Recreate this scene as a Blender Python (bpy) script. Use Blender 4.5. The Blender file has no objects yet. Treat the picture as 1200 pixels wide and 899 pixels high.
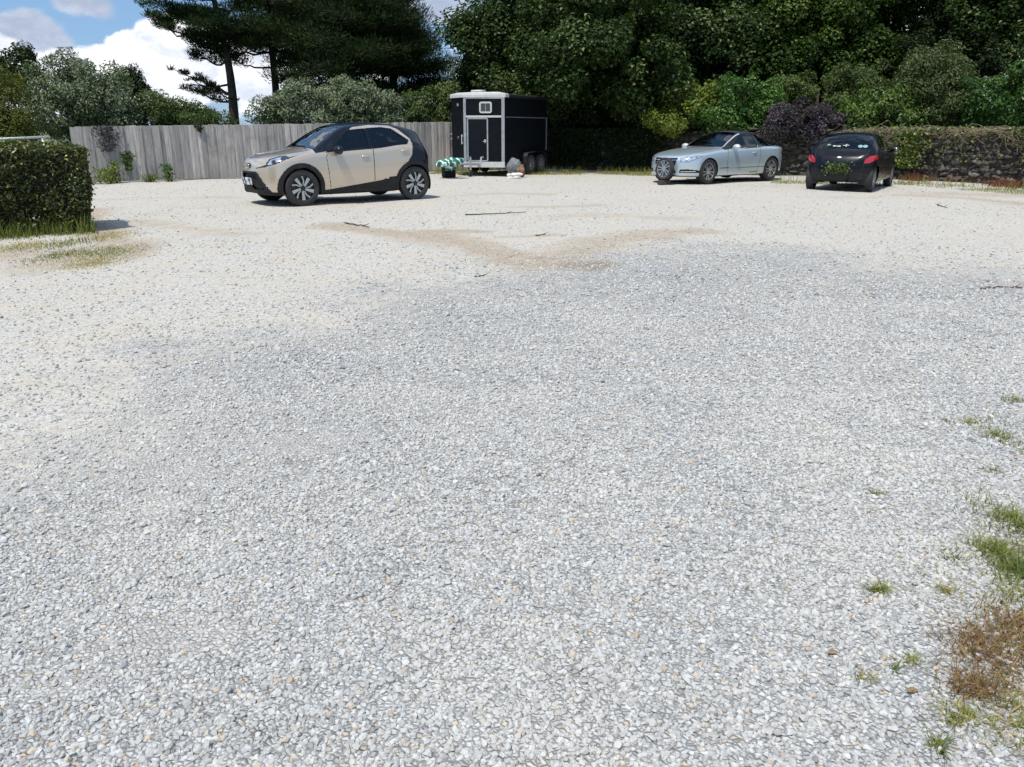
import bpy, math, random
import numpy as np
from mathutils import Vector, Matrix
from bpy_extras.object_utils import world_to_camera_view
PI = math.pi
scene = bpy.context.scene
col = scene.collection
rng = np.random.default_rng(7)

# ------------------------------------------------------------------ camera
CH, F, PITCH = 1.48, 940.0, math.atan(299.5/940.0)
CP, SP = math.cos(PITCH), math.sin(PITCH)
cam = bpy.data.objects.new('camera', bpy.data.cameras.new('camera'))
col.objects.link(cam)
cam.location = (0, 0, CH)
cam.rotation_euler = (PI/2 - PITCH, 0, 0)
cam.data.sensor_width = 36.0
cam.data.lens = 36.0*F/1200.0
cam.data.clip_end = 3000
cam.data.clip_start = 0.05
scene.camera = cam

def gp(px, py):
    """point of the flat ground seen at photograph position px, py"""
    a = math.atan((py-449.5)/F) + PITCH
    d = CH/math.tan(a)
    Z = d*CP + CH*SP
    return np.array([(px-600)*Z/F, d])

def wp(px, py, y):
    """world point on the vertical plane at distance y"""
    t = (449.5-py)/F
    v = y*(t*CP - SP)/(CP + t*SP)          # z - CH
    Z = y*CP - v*SP
    return np.array([(px-600)*Z/F, y, CH+v])

def proj(P):
    P = np.asarray(P, float)
    Z = P[..., 1]*CP - (P[..., 2]-CH)*SP
    U = P[..., 1]*SP + (P[..., 2]-CH)*CP
    Z = np.where(Z > .05, Z, np.nan)
    return 600+F*P[..., 0]/Z, 449.5-F*U/Z

def gh(x, y):
    """height of the ground: shallow undulation"""
    x = np.asarray(x, float); y = np.asarray(y, float)
    return .010*np.sin(.9*x+.4*y) + .008*np.sin(1.7*y-.6*x+1.) + .006*np.sin(2.9*x+.8+1.1*y)

# ------------------------------------------------------------------ mesh helpers
def mesh(name, V, Fs, mats=None, parent=None, smooth=False, midx=None, attr=None, normals=None, loc=None):
    V = np.asarray(V, dtype=np.float32).reshape(-1, 3)
    me = bpy.data.meshes.new(name)
    if isinstance(Fs, np.ndarray):
        groups = [Fs]
    else:
        d = {}
        for f in Fs: d.setdefault(len(f), []).append(f)
        groups = [np.array(v) for v in d.values()]
    groups = [g for g in groups if len(g)]
    me.vertices.add(len(V)); me.vertices.foreach_set('co', V.ravel())
    tot = sum(g.size for g in groups); nf = sum(len(g) for g in groups)
    me.loops.add(tot); me.polygons.add(nf)
    li = np.concatenate([g.ravel() for g in groups]) if groups else np.zeros(0)
    ls, s = [], 0
    for g in groups:
        ls.append(s+np.arange(len(g))*g.shape[1]); s += g.size
    me.loops.foreach_set('vertex_index', li.astype(np.int32))
    if ls: me.polygons.foreach_set('loop_start', np.concatenate(ls).astype(np.int32))
    me.update(calc_edges=True)
    if mats is not None:
        for m in (mats if isinstance(mats, (list, tuple)) else [mats]): me.materials.append(m)
    if midx is not None: me.polygons.foreach_set('material_index', np.asarray(midx, np.int32))
    me.polygons.foreach_set('use_smooth', np.full(nf, bool(smooth)))
    if attr:
        for k, a in attr.items():
            a = np.asarray(a, np.float32)
            at = me.attributes.new(k, 'FLOAT', 'POINT'); at.data.foreach_set('value', a)
    if normals is not None:
        me.normals_split_custom_set_from_vertices(np.asarray(normals, np.float32).tolist())
    o = bpy.data.objects.new(name, me); col.objects.link(o)
    if parent is not None: o.parent = parent
    if loc is not None: o.location = loc
    return o

def tag(o, label=None, cat=None, group=None, kind=None):
    if label: o['label'] = label
    if cat: o['category'] = cat
    if group: o['group'] = group
    if kind: o['kind'] = kind
    return o

def thing(name, label, cat, loc=(0, 0, 0), rz=0., group=None):
    o = bpy.data.objects.new(name, None); col.objects.link(o)
    o.location = loc; o.rotation_euler = (0, 0, rz)
    o.empty_display_size = .2
    return tag(o, label, cat, group)

class MB:
    """collects shapes into one mesh"""
    def __init__(s): s.V = []; s.F = []; s.n = 0; s.mi = []
    def add(s, V, Fs, mi=0):
        V = np.asarray(V, float)
        s.V.append(V); s.F += [tuple(int(i)+s.n for i in f) for f in Fs]; s.mi += [mi]*len(Fs); s.n += len(V)
    def box(s, c, h, R=None, mi=0, bev=0.0):
        """box with half sizes h, centre c, rotation R; bev chamfers every edge"""
        c = np.asarray(c, float); h = np.asarray(h, float)
        if bev <= 0:
            V = np.array([[x, y, z] for x in (-1, 1) for y in (-1, 1) for z in (-1, 1)])*h
            Fs = [(0, 1, 3, 2), (4, 6, 7, 5), (0, 4, 5, 1), (2, 3, 7, 6), (0, 2, 6, 4), (1, 5, 7, 3)]
        else:
            b = min(bev, .49*2*min(h)); V = []; idx = {}
            for sx in (-1, 1):
                for sy in (-1, 1):
                    for sz in (-1, 1):
                        for a in range(3):
                            p = np.array([sx, sy, sz])*(h-b); p[a] = np.array([sx, sy, sz])[a]*h[a]
                            idx[(sx, sy, sz, a)] = len(V); V.append(p)
            V = np.array(V); Fs = []
            for a in range(3):
                u, v = (a+1) % 3, (a+2) % 3
                for sg in (-1, 1):
                    q = []
                    for (su, sv) in ((-1, -1), (1, -1), (1, 1), (-1, 1)):
                        k = [0, 0, 0]; k[a] = sg; k[u] = su; k[v] = sv
                        q.append(idx[(*k, a)])
                    Fs.append(tuple(q if sg > 0 else q[::-1]))
            for a in range(3):
                u, v = (a+1) % 3, (a+2) % 3
                for su in (-1, 1):
                    for sv in (-1, 1):
                        def g(sa, w):
                            k = [0, 0, 0]; k[a] = sa; k[u] = su; k[v] = sv
                            return idx[(*k, w)]
                        q = [g(-1, u), g(1, u), g(1, v), g(-1, v)]
                        n = np.cross(V[q[1]]-V[q[0]], V[q[2]]-V[q[0]])
                        if n @ (V[q].mean(0)) < 0: q = q[::-1]
                        Fs.append(tuple(q))
            for sx in (-1, 1):
                for sy in (-1, 1):
                    for sz in (-1, 1):
                        q = [idx[(sx, sy, sz, a)] for a in range(3)]
                        n = np.cross(V[q[1]]-V[q[0]], V[q[2]]-V[q[0]])
                        if n @ np.array([sx, sy, sz]) < 0: q = q[::-1]
                        Fs.append(tuple(q))
        if R is not None: V = V @ np.asarray(R, float).T
        s.add(V+c, Fs, mi)
    def tube(s, pts, rad, n=8, mi=0, cap=True):
        pts = np.asarray(pts, float); m = len(pts)
        rad = np.broadcast_to(np.asarray(rad, float), (m,))
        T = np.gradient(pts, axis=0); T /= np.linalg.norm(T, axis=1)[:, None]+1e-9
        ref = np.array([0, 0, 1.]) if abs(T[0][2]) < .9 else np.array([1., 0, 0])
        V = []
        for i in range(m):
            a = np.cross(T[i], ref); a /= np.linalg.norm(a)+1e-9
            b = np.cross(T[i], a)
            t = np.arange(n)*2*PI/n
            V.append(pts[i]+rad[i]*(np.cos(t)[:, None]*a+np.sin(t)[:, None]*b))
        V = np.concatenate(V); Fs = []
        for i in range(m-1):
            for k in range(n):
                Fs.append((i*n+k, (i+1)*n+k, (i+1)*n+(k+1) % n, i*n+(k+1) % n))
        if cap:
            Fs.append(tuple(range(n))); Fs.append(tuple((m-1)*n+k for k in range(n))[::-1])
        s.add(V, Fs, mi)
    def lathe(s, prof, c=(0, 0, 0), axis=1, n=40, mi=0):
        """profile (radius, along-axis) turned about an axis"""
        prof = np.asarray(prof, float); m = len(prof)
        t = np.arange(n)*2*PI/n
        V = np.zeros((m, n, 3)); u, v = [k for k in range(3) if k != axis]
        V[:, :, u] = prof[:, 0:1]*np.cos(t); V[:, :, v] = prof[:, 0:1]*np.sin(t); V[:, :, axis] = prof[:, 1:2]
        Fs = [(i*n+k, i*n+(k+1) % n, (i+1)*n+(k+1) % n, (i+1)*n+k) for i in range(m-1) for k in range(n)]
        s.add(V.reshape(-1, 3)+np.asarray(c, float), Fs, mi)
    def prism(s, poly, d0, d1, R, c=(0, 0, 0), mi=0):
        """2-D polygon extruded; R's columns are the two polygon axes and the extrusion axis"""
        poly = np.asarray(poly, float); n = len(poly); R = np.asarray(R, float)
        A = np.concatenate([np.c_[poly, np.full(n, d0)], np.c_[poly, np.full(n, d1)]]) @ R.T + np.asarray(c, float)
        Fs = [tuple(range(n))[::-1], tuple(range(n, 2*n))] + [(i, (i+1) % n, n+(i+1) % n, n+i) for i in range(n)]
        s.add(A, Fs, mi)
    def ball(s, c, r, nu=12, nv=8, mi=0):
        c = np.asarray(c, float); r = np.broadcast_to(np.asarray(r, float), (3,))
        V = [[0, 0, -1]]
        for j in range(1, nv):
            p = -PI/2+PI*j/nv
            for k in range(nu):
                V.append([math.cos(p)*math.cos(2*PI*k/nu), math.cos(p)*math.sin(2*PI*k/nu), math.sin(p)])
        V.append([0, 0, 1]); V = np.array(V); Fs = []
        for k in range(nu):
            Fs.append((0, 1+(k+1) % nu, 1+k)); Fs.append((len(V)-1, len(V)-1-nu+k, len(V)-1-nu+(k+1) % nu))
            for j in range(nv-2):
                a = 1+j*nu
                Fs.append((a+k, a+(k+1) % nu, a+nu+(k+1) % nu, a+nu+k))
        s.add(V*r+c, Fs, mi)
    def build(s, name, mats, parent=None, smooth=False, loc=None):
        o = mesh(name, np.concatenate(s.V), s.F, mats, parent, smooth, None, loc=loc)
        if isinstance(mats, (list, tuple)) and len(mats) > 1:
            # polygons are grouped by size in mesh(): redo the index in the same order
            d = {}
            for f, m in zip(s.F, s.mi): d.setdefault(len(f), []).append(m)
            o.data.polygons.foreach_set('material_index', np.concatenate([np.array(v) for v in d.values()]).astype(np.int32))
        return o
def autosmooth(o, ang=40):
    me = o.data
    me.polygons.foreach_set('use_smooth', np.ones(len(me.polygons), bool))
    try: me.set_sharp_from_angle(angle=math.radians(ang))
    except Exception: pass
    return o
def Rz(a):
    c, s_ = math.cos(a), math.sin(a); return np.array([[c, -s_, 0], [s_, c, 0], [0, 0, 1.]])
def Rx(a):
    c, s_ = math.cos(a), math.sin(a); return np.array([[1, 0, 0], [0, c, -s_], [0, s_, c.real]])
def Ry(a):
    c, s_ = math.cos(a), math.sin(a); return np.array([[c, 0, s_], [0, 1, 0], [-s_, 0, c]])

# ------------------------------------------------------------------ materials
class NT:
    def __init__(s, name):
        s.m = bpy.data.materials.new(name); s.m.use_nodes = True
        s.t = s.m.node_tree; s.t.nodes.clear()
        s.out = s.n('ShaderNodeOutputMaterial')
    def n(s, ty, **kw):
        nd = s.t.nodes.new(ty)
        for k, v in kw.items():
            if k.startswith('_'): setattr(nd, k[1:], v)
        for k, v in kw.items():
            if not k.startswith('_'):
                key = k.replace('__', ' ')
                s.set(nd.inputs[key] if not key.isdigit() else nd.inputs[int(key)], v)
        return nd
    def set(s, inp, v):
        if isinstance(v, bpy.types.NodeSocket): s.t.links.new(v, inp)
        elif isinstance(v, bpy.types.Node): s.t.links.new(v.outputs[0], inp)
        elif isinstance(v, (tuple, list)) and len(v) == 3 and inp.type == 'RGBA': inp.default_value = (*v, 1)
        else: inp.default_value = v
    def mix(s, fac, a, b, mode='MIX'):
        nd = s.t.nodes.new('ShaderNodeMix'); nd.data_type = 'RGBA'; nd.blend_type = mode
        s.set(nd.inputs[0], fac); s.set(nd.inputs[6], a); s.set(nd.inputs[7], b)
        return nd.outputs[2]
    def math(s, op, a, b=0., c=None):
        nd = s.t.nodes.new('ShaderNodeMath'); nd.operation = op
        s.set(nd.inputs[0], a); s.set(nd.inputs[1], b)
        if c is not None: s.set(nd.inputs[2], c)
        return nd.outputs[0]
    def ramp(s, fac, stops, interp='LINEAR'):
        nd = s.t.nodes.new('ShaderNodeValToRGB'); cr = nd.color_ramp; cr.interpolation = interp
        while len(cr.elements) < len(stops): cr.elements.new(.5)
        for e, (p, c) in zip(cr.elements, stops):
            e.position = p; e.color = (*c, 1) if not isinstance(c, (int, float)) else (c, c, c, 1)
        s.set(nd.inputs[0], fac); return nd.outputs[0]
    def noise(s, scale, detail=3., rough=.55, vec=None, out=0, dim='3D'):
        nd = s.t.nodes.new('ShaderNodeTexNoise'); nd.noise_dimensions = dim
        nd.inputs['Scale'].default_value = scale; nd.inputs['Detail'].default_value = detail; nd.inputs['Roughness'].default_value = rough
        if vec is not None: s.set(nd.inputs['Vector'], vec)
        return nd.outputs[out]
    def attr(s, name):
        nd = s.t.nodes.new('ShaderNodeAttribute'); nd.attribute_name = name; return nd.outputs['Fac']
    def obj(s): return s.n('ShaderNodeTexCoord').outputs['Object']
    def geo(s): return s.n('ShaderNodeNewGeometry')
    def bump(s, h, strength=.3, dist=.02):
        return s.n('ShaderNodeBump', Strength=strength, Distance=dist, Height=h).outputs[0]
    def bsdf(s, **kw):
        b = s.n('ShaderNodeBsdfPrincipled', **kw); s.t.links.new(b.outputs[0], s.out.inputs[0]); return b
    def finish(s, sh): s.set(s.out.inputs[0], sh); return s.m

_mats = {}
def M(name, colr, rough=.5, metal=0., spec=.5, coat=0., var=0., vscale=6., bump=0., bscale=40., dirt=None):
    if name in _mats: return _mats[name]
    t = NT(name); vec = t.obj()
    c = colr
    if var:
        nz = t.noise(vscale, 4, .6, vec)
        c = t.mix(t.ramp(nz, [(.25, 0.), (.75, 1.)]), tuple(max(0, x*(1-var)) for x in colr), tuple(min(1, x*(1+var)) for x in colr))
    if dirt:
        c = t.mix(t.math('MULTIPLY', t.ramp(t.noise(dirt[1], 5, .65, vec), [(.5, 0.), (.75, 1.)]), dirt[2]), c, dirt[0])
    kw = {'Base__Color': c, 'Roughness': rough, 'Metallic': metal, 'Specular__IOR__Level': spec, 'Coat__Weight': coat, 'Coat__Roughness': .04}
    if bump: kw['Normal'] = t.bump(t.noise(bscale, 3, .6, vec), bump, .01)
    t.bsdf(**kw)
    _mats[name] = t.m
    return t.m

def paint(name, colr, rough=.32, metal=.55, coat=.9, dust=(.5, .46, .4), spec=.5):
    """car paint: flake base under clear coat, road dust on the lower body, dark inside"""
    t = NT(name); vec = t.obj(); g = t.geo()
    z = t.n('ShaderNodeSeparateXYZ', Vector=vec).outputs[2]
    lo = t.n('ShaderNodeMapRange', Value=z).outputs[0].node
    lo.inputs[1].default_value = .55; lo.inputs[2].default_value = .15; lo.inputs[3].default_value = 0; lo.inputs[4].default_value = .35
    d = t.math('MULTIPLY', lo.outputs[0], t.ramp(t.noise(9, 4, .6, vec), [(.3, .3), (.7, 1.)]))
    c = t.mix(d, colr, dust)
    b = t.bsdf(Base__Color=c, Specular__IOR__Level=spec, Metallic=metal, Roughness=rough, Coat__Weight=coat, Coat__Roughness=.03,
               Normal=t.bump(t.noise(900, 1, .5, vec), .015, .002))
    dk = t.n('ShaderNodeBsdfDiffuse', Color=(.01, .01, .011))
    mx = t.n('ShaderNodeMixShader', **{'0': g.outputs['Backfacing']})
    t.set(mx.inputs[1], b.outputs[0]); t.set(mx.inputs[2], dk.outputs[0])
    t.finish(mx.outputs[0]); return t.m

def glass(name, tint=(.30, .36, .36), refl=1.45):
    t = NT(name)
    tr = t.n('ShaderNodeBsdfTransparent', Color=tint); gl = t.n('ShaderNodeBsdfGlossy', Color=(1, 1, 1), Roughness=.015)
    fr = t.n('ShaderNodeFresnel', IOR=refl)
    mx = t.n('ShaderNodeMixShader', **{'0': t.math('MINIMUM', t.math('ADD', fr.outputs[0], .02), 1.)})
    t.set(mx.inputs[1], tr.outputs[0]); t.set(mx.inputs[2], gl.outputs[0])
    return t.finish(mx.outputs[0])

def leafmat(name, stops, rough=.5, spec=.35, trans=.22, tcol=None, back=None):
    """leaves: colour from the random value each leaf carries"""
    t = NT(name)
    c = t.ramp(t.attr('rnd'), stops)
    if back is not None:
        c = t.mix(t.geo().outputs['Backfacing'], c, back)
    p = t.n('ShaderNodeBsdfPrincipled', Base__Color=c, Roughness=rough, Specular__IOR__Level=spec)
    tl = t.n('ShaderNodeBsdfTranslucent', Color=t.mix(.6, c, tcol or (.12, .2, .02)))
    mx = t.n('ShaderNodeMixShader', **{'0': trans}); t.set(mx.inputs[1], p.outputs[0]); t.set(mx.inputs[2], tl.outputs[0])
    return t.finish(mx.outputs[0])
# ------------------------------------------------------------------ light, sky
SUN = np.array([-.22, -.38, .90]); SUN /= np.linalg.norm(SUN)
sun = bpy.data.objects.new('sun', bpy.data.lights.new('sun', 'SUN')); col.objects.link(sun)
sun.data.energy = 4.6; sun.data.angle = math.radians(.5); sun.data.color = (1., .955, .88)
sun.rotation_euler = Vector(SUN).to_track_quat('Z', 'Y').to_euler()
sun.location = (6, -14, 30)
world = bpy.data.worlds.new('World'); scene.world = world; world.use_nodes = True
def build_world():
    nt = world.node_tree; nt.nodes.clear()
    N = lambda ty: nt.nodes.new(ty)
    L = nt.links.new
    out = N('ShaderNodeOutputWorld'); bg = N('ShaderNodeBackground'); L(bg.outputs[0], out.inputs[0])
    bg.inputs[1].default_value = .10
    sky = N('ShaderNodeTexSky'); sky.sky_type = 'NISHITA'; sky.sun_disc = False
    sky.sun_elevation = math.asin(SUN[2]); sky.sun_rotation = math.atan2(SUN[0], SUN[1])
    sky.air_density = 1.0; sky.dust_density = .4; sky.ozone_density = 2.
    tc = N('ShaderNodeTexCoord'); D = tc.outputs['Generated']
    def math_(op, a, b=0., c=0.):
        m = N('ShaderNodeMath'); m.operation = op
        for i, v in enumerate((a, b, c)):
            if isinstance(v, bpy.types.NodeSocket): L(v, m.inputs[i])
            else: m.inputs[i].default_value = v
        return m.outputs[0]
    def vmath(op, a, b):
        m = N('ShaderNodeVectorMath'); m.operation = op
        for i, v in enumerate((a, b)):
            if isinstance(v, bpy.types.NodeSocket): L(v, m.inputs[i])
            else: m.inputs[i].default_value = v
        return m
    def mapr(v, a, b, c=0., d=1., smooth=True):
        m = N('ShaderNodeMapRange'); m.interpolation_type = 'SMOOTHSTEP' if smooth else 'LINEAR'
        L(v, m.inputs[0])
        for i, q in zip((1, 2, 3, 4), (a, b, c, d)): m.inputs[i].default_value = q
        return m.outputs[0]
    def noise(scale, detail, rough, vec):
        n = N('ShaderNodeTexNoise'); n.inputs['Scale'].default_value = scale; n.inputs['Detail'].default_value = detail
        n.inputs['Roughness'].default_value = rough; L(vec, n.inputs['Vector']); return n.outputs[0]
    def mixc(f, a, b):
        m = N('ShaderNodeMix'); m.data_type = 'RGBA'
        for i, v in ((0, f), (6, a), (7, b)):
            if isinstance(v, bpy.types.NodeSocket): L(v, m.inputs[i])
            elif isinstance(v, tuple): m.inputs[i].default_value = (*v, 1)
            else: m.inputs[i].default_value = v
        return m.outputs[2]
    flat = vmath('MULTIPLY', D, (1, 1, 1.7)).outputs[0]
    puff = noise(17., 6., .58, flat); big = noise(4.2, 3., .5, flat)
    def cdir(px, py):
        t = (449.5-py)/F; v = np.array([(px-600)/F, CP+t*SP, t*CP-SP]); return v/np.linalg.norm(v)
    # cumulus banks: direction, angular radius, weight
    def blobs(lst):
        acc = None
        for (px, py, r, w) in lst:
            d = vmath('DISTANCE', flat, tuple(cdir(px, py)*np.array([1, 1, 1.7]))).outputs['Value']
            b = mapr(d, r, 0., 0., w)
            acc = b if acc is None else math_('MAXIMUM', acc, b)
        return acc
    white = blobs([(125, 75, .075, 1.), (160, 62, .075, 1.), (200, 45, .07, 1.), (80, 90, .075, 1.), (240, 80, .12, 1.), (330, 95, .14, .9), (205, 95, .10, 1.),
                   (30, 110, .10, .9), (-90, 60, .12, 1.), (420, 50, .12, .9), (620, 60, .16, .9), (800, 20, .2, .9), (1050, 40, .2, .8), (-250, 100, .2, .9)])
    grey = blobs([(28, 40, .075, 1.), (-20, 45, .08, 1.), (60, 52, .05, .9), (85, 2, .05, .85), (110, 8, .045, .8), (520, 12, .06, 1.), (480, 5, .05, .9), (560, 20, .05, .8)])
    pz = math_('MULTIPLY', math_('SUBTRACT', puff, .5), 1.3)
    mw = mapr(math_('ADD', white, pz), .34, .50)
    mg = mapr(math_('ADD', grey, pz), .30, .62)
    gen = mapr(math_('ADD', big, math_('MULTIPLY', pz, .35)), .50, .62)
    el = N('ShaderNodeSeparateXYZ'); L(D, el.inputs[0])
    gen = math_('MULTIPLY', gen, mapr(el.outputs[2], .17, .27))
    shade = noise(24., 5., .6, flat)
    cw = mixc(mapr(math_('ADD', shade, math_('MULTIPLY', big, .5)), .55, .9), (7.6, 8.2, 9.6), (12.2, 12.3, 12.6))
    cg = mixc(mapr(shade, .35, .75), (4.4, 5.2, 6.8), (6.6, 7.3, 8.8))
    blue = mixc(.55, sky.outputs[0], (2.3, 4.9, 9.2))
    c = mixc(gen, blue, (9.5, 9.8, 10.3)); c = mixc(mg, c, cg); c = mixc(mw, c, cw)
    L(c, bg.inputs[0])
build_world()
vs = scene.view_settings
vs.view_transform = 'Standard'; vs.look = 'None'; vs.exposure = 0.0; vs.gamma = 1.0
try: vs.use_curve_mapping = False
except Exception: pass

# ------------------------------------------------------------------ foliage builders
def unit(v): return v/(np.linalg.norm(v, axis=-1, keepdims=True)+1e-9)
def rdir(r, n):
    return unit(r.normal(size=(n, 3)))

def leaf_cards(P, Nn, L, W, r, droop=.0, axis=None, fold=.25):
    """folded kite-shaped leaves at P facing Nn: two triangles each"""
    n = len(P)
    A = rdir(r, n) if axis is None else axis
    A = unit(A - (A*Nn).sum(1, keepdims=True)*Nn*.85 + np.array([0, 0, -droop]))
    B = unit(np.cross(Nn, A)); N2 = unit(np.cross(A, B))
    L = np.broadcast_to(L, (n,))[:, None]*(.65+.7*r.random((n, 1))); W = np.broadcast_to(W, (n,))[:, None]*(.7+.6*r.random((n, 1)))
    V = np.stack([P-A*L*.5, P+B*W*.5-A*L*.08+N2*W*fold, P+A*L*.5, P-B*W*.5-A*L*.08+N2*W*fold], 1)
    F0 = np.arange(n)[:, None]*4
    return V.reshape(-1, 3), np.concatenate([F0+np.array([[0, 1, 2]]), F0+np.array([[0, 2, 3]])])

def clumps_on(ells, k, r, rs=(.35, .8), shell=(.55, 1.0), flat=1.0):
    """sub-clump centres and radii spread through the outer volume of ellipsoids [(c, radii)]"""
    vol = np.array([np.prod(e[1])**(2/3) for e in ells]); p = vol/vol.sum()
    idx = r.choice(len(ells), k, p=p)
    C = np.array([ells[i][0] for i in idx]); R = np.array([ells[i][1] for i in idx])
    d = rdir(r, k); rad = shell[0]+(shell[1]-shell[0])*r.random((k, 1))**.6
    c = C+d*R*rad
    s = rs[0]+(rs[1]-rs[0])*r.random(k)
    return c, s, unit(d*R), d

def crown(ells, nclump, nleaf, L, W, seed, rs=(.35, .8), upb=.55, droop=.15, shell=(.5, 1.), jit=.7, flat=.8, rbias=0.):
    r = np.random.default_rng(seed)
    c, s, out, _ = clumps_on(ells, nclump, r, rs, shell)
    w = s**2; k = r.choice(len(c), nleaf, p=w/w.sum())
    d = rdir(r, nleaf)
    rad = (.35+.65*r.random((nleaf, 1))**.5)
    P = c[k]+d*rad*s[k][:, None]*np.array([1, 1, flat])
    Nn = unit(d*.6+out[k]*.25+np.array([0, 0, upb])+rdir(r, nleaf)*jit)
    V, Fc = leaf_cards(P, Nn, L, W, r, droop)
    tint = np.clip(.5+.22*r.normal(size=nleaf)+.16*r.normal(size=nclump)[k]+rbias, 0, 1)
    return V, Fc, np.repeat(tint, 4), (c, s)

def bent(p0, p1, r, n=7, sag=.08, wob=.05):
    t = np.linspace(0, 1, n)[:, None]; p0 = np.asarray(p0, float); p1 = np.asarray(p1, float)
    L = np.linalg.norm(p1-p0)
    q = p0+(p1-p0)*t+np.array([0, 0, 1])*sag*L*np.sin(t*PI)
    w = r.normal(size=(n, 3))*wob*L; w[0] = 0; w[-1] = 0
    return q+w*.5

def tree(name, label, cat, base, H, tr, ells, nclump, nleaf, L, W, leafm, barkm, seed, group=None, limbs=14, **kw):
    r = np.random.default_rng(seed+1000)
    root = thing(name, label, cat, (0, 0, 0), 0, group)
    bx, by = base; z0 = float(gh(bx, by))-.15
    root.location = (bx, by, z0)
    o3 = np.array([bx, by, z0])
    V, Fc, tint, (c, s) = crown(ells, nclump, nleaf, L, W, seed, **kw)
    mb = MB()
    lean = r.normal(size=2)*.03*H
    tp = np.array([[0, 0, 0], [lean[0]*.2, lean[1]*.2, H*.25], [lean[0]*.6, lean[1]*.5, H*.55], [lean[0], lean[1], H]])
    tt = np.linspace(0, 1, 12); P = np.stack([np.interp(tt, [0, .25, .55, 1], tp[:, i]) for i in range(3)], 1)
    mb.tube(P, tr*np.clip(1.35*np.exp(-tt*9)+1-.72*tt, .1, 2), 10)
    pick = r.choice(len(c), min(limbs, len(c)), replace=False)
    for i in pick:
        e = c[i]-o3; h = np.clip(e[2]*r.uniform(.35, .75), H*.15, H*.95)
        st = np.array([np.interp(h/H, tt, P[:, k]) for k in range(3)])
        q = bent(st, e, r, 8, .06, .05)
        mb.tube(q, np.linspace(tr*.38, tr*.07, 8), 6)
    mb.build('trunk', barkm, root, True)
    mesh('crown', V-o3, Fc, leafm, root, False, None, {'rnd': tint})
    return root

def bush(name, label, cat, ells, nclump, nleaf, L, W, leafm, barkm, seed, group=None, **kw):
    e0 = max(ells, key=lambda e: np.prod(e[1]))
    bx, by = e0[0][0], e0[0][1]
    H = max(.5, e0[0][2]+.3)
    kw.setdefault('rs', (.18, .45))
    return tree(name, label, cat, (bx, by), H, .05+.02*H, ells, nclump, nleaf, L, W, leafm, barkm, seed, group, **kw)

def E(px, py, rx, ry, y, rd):
    """ellipsoid from its place and half-size in the photograph at distance y, half-depth rd"""
    c = wp(px, py, y); Z = y*CP-(c[2]-CH)*SP
    return (c, np.array([rx*Z/F, rd, ry*Z/F/1.04]))

def needles(c, s, r, n, L, W, up=.6, flat=.45):
    """tufts of pine needles in flattened clumps"""
    w = s**2; k = r.choice(len(c), n, p=w/w.sum())
    d = rdir(r, n); P = c[k]+d*(r.random((n, 1))**.45)*s[k][:, None]*np.array([1, 1, flat])
    A = unit(d*.8+np.array([0, 0, up])+rdir(r, n)*.45)
    Nn = unit(np.cross(A, rdir(r, n)))
    n_ = n; B = unit(np.cross(Nn, A)); l = L*(.6+.8*r.random((n, 1))); w_ = W*(.6+.8*r.random((n, 1)))
    V = np.stack([P-A*l*.5-B*w_*.3, P-A*l*.1+B*w_*.5, P+A*l*.5, P-A*l*.1-B*w_*.5], 1)
    F0 = np.arange(n)[:, None]*4
    return V.reshape(-1, 3), np.concatenate([F0+np.array([[0, 1, 2]]), F0+np.array([[0, 2, 3]])]), k

def blades(P, H, r, spread=.35, w=.006, lean=None, seg=3):
    """grass blades: tapering bent strips rooted at P with height H"""
    n = len(P); H = np.broadcast_to(H, (n,))[:, None]*(.5+.8*r.random((n, 1)))
    a = r.random(n)*2*PI; D = np.stack([np.cos(a), np.sin(a), np.zeros(n)], 1)
    if lean is not None: D = unit(D+lean)
    sp = spread*(.3+1.2*r.random((n, 1)))
    S = np.stack([-D[:, 1], D[:, 0], np.zeros(n)], 1)
    w = np.broadcast_to(w, (n,))[:, None]*(.6+.8*r.random((n, 1)))
    rows = []
    for t in np.linspace(0, 1, seg+1):
        c = P+D*H*sp*t**1.8+np.array([0, 0, 1])*H*(t-.28*sp*t**2.2)
        if t < 1: rows += [c-S*w*.5*(1-t*.7), c+S*w*.5*(1-t*.7)]
        else: rows += [c]
    V = np.stack(rows, 1); k = V.shape[1]; F0 = np.arange(n)[:, None]*k; tri = []
    for i in range(seg-1):
        tri += [[2*i, 2*i+1, 2*i+3], [2*i, 2*i+3, 2*i+2]]
    tri += [[2*seg-2, 2*seg-1, 2*seg]]
    return V.reshape(-1, 3), np.concatenate([F0+np.array([t]) for t in tri]), k

def join(parts):
    """[(V, F, attr)] -> one"""
    V, Fs, A, n = [], [], [], 0
    for v, f, a in parts:
        V.append(v); Fs.append(f+n); A.append(a); n += len(v)
    return np.concatenate(V), np.concatenate(Fs), np.concatenate(A)

def inpoly(x, y, poly):
    x = np.asarray(x, float); y = np.asarray(y, float); r = np.zeros(x.shape, bool); n = len(poly)
    for i in range(n):
        x0, y0 = poly[i]; x1, y1 = poly[(i+1) % n]
        if y0 == y1: continue
        c = ((y0 > y) != (y1 > y)) & (x < (x1-x0)*(y-y0)/(y1-y0)+x0)
        r ^= c
    return r
def edgedist(x, y, poly, closed=True):
    d = np.full(np.shape(x), 1e9); n = len(poly)
    for i in range(n if closed else n-1):
        a = np.array(poly[i]); b = np.array(poly[(i+1) % n]); ab = b-a
        t = np.clip(((x-a[0])*ab[0]+(y-a[1])*ab[1])/(ab@ab+1e-12), 0, 1)
        d = np.minimum(d, np.hypot(x-a[0]-t*ab[0], y-a[1]-t*ab[1]))
    return d
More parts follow.
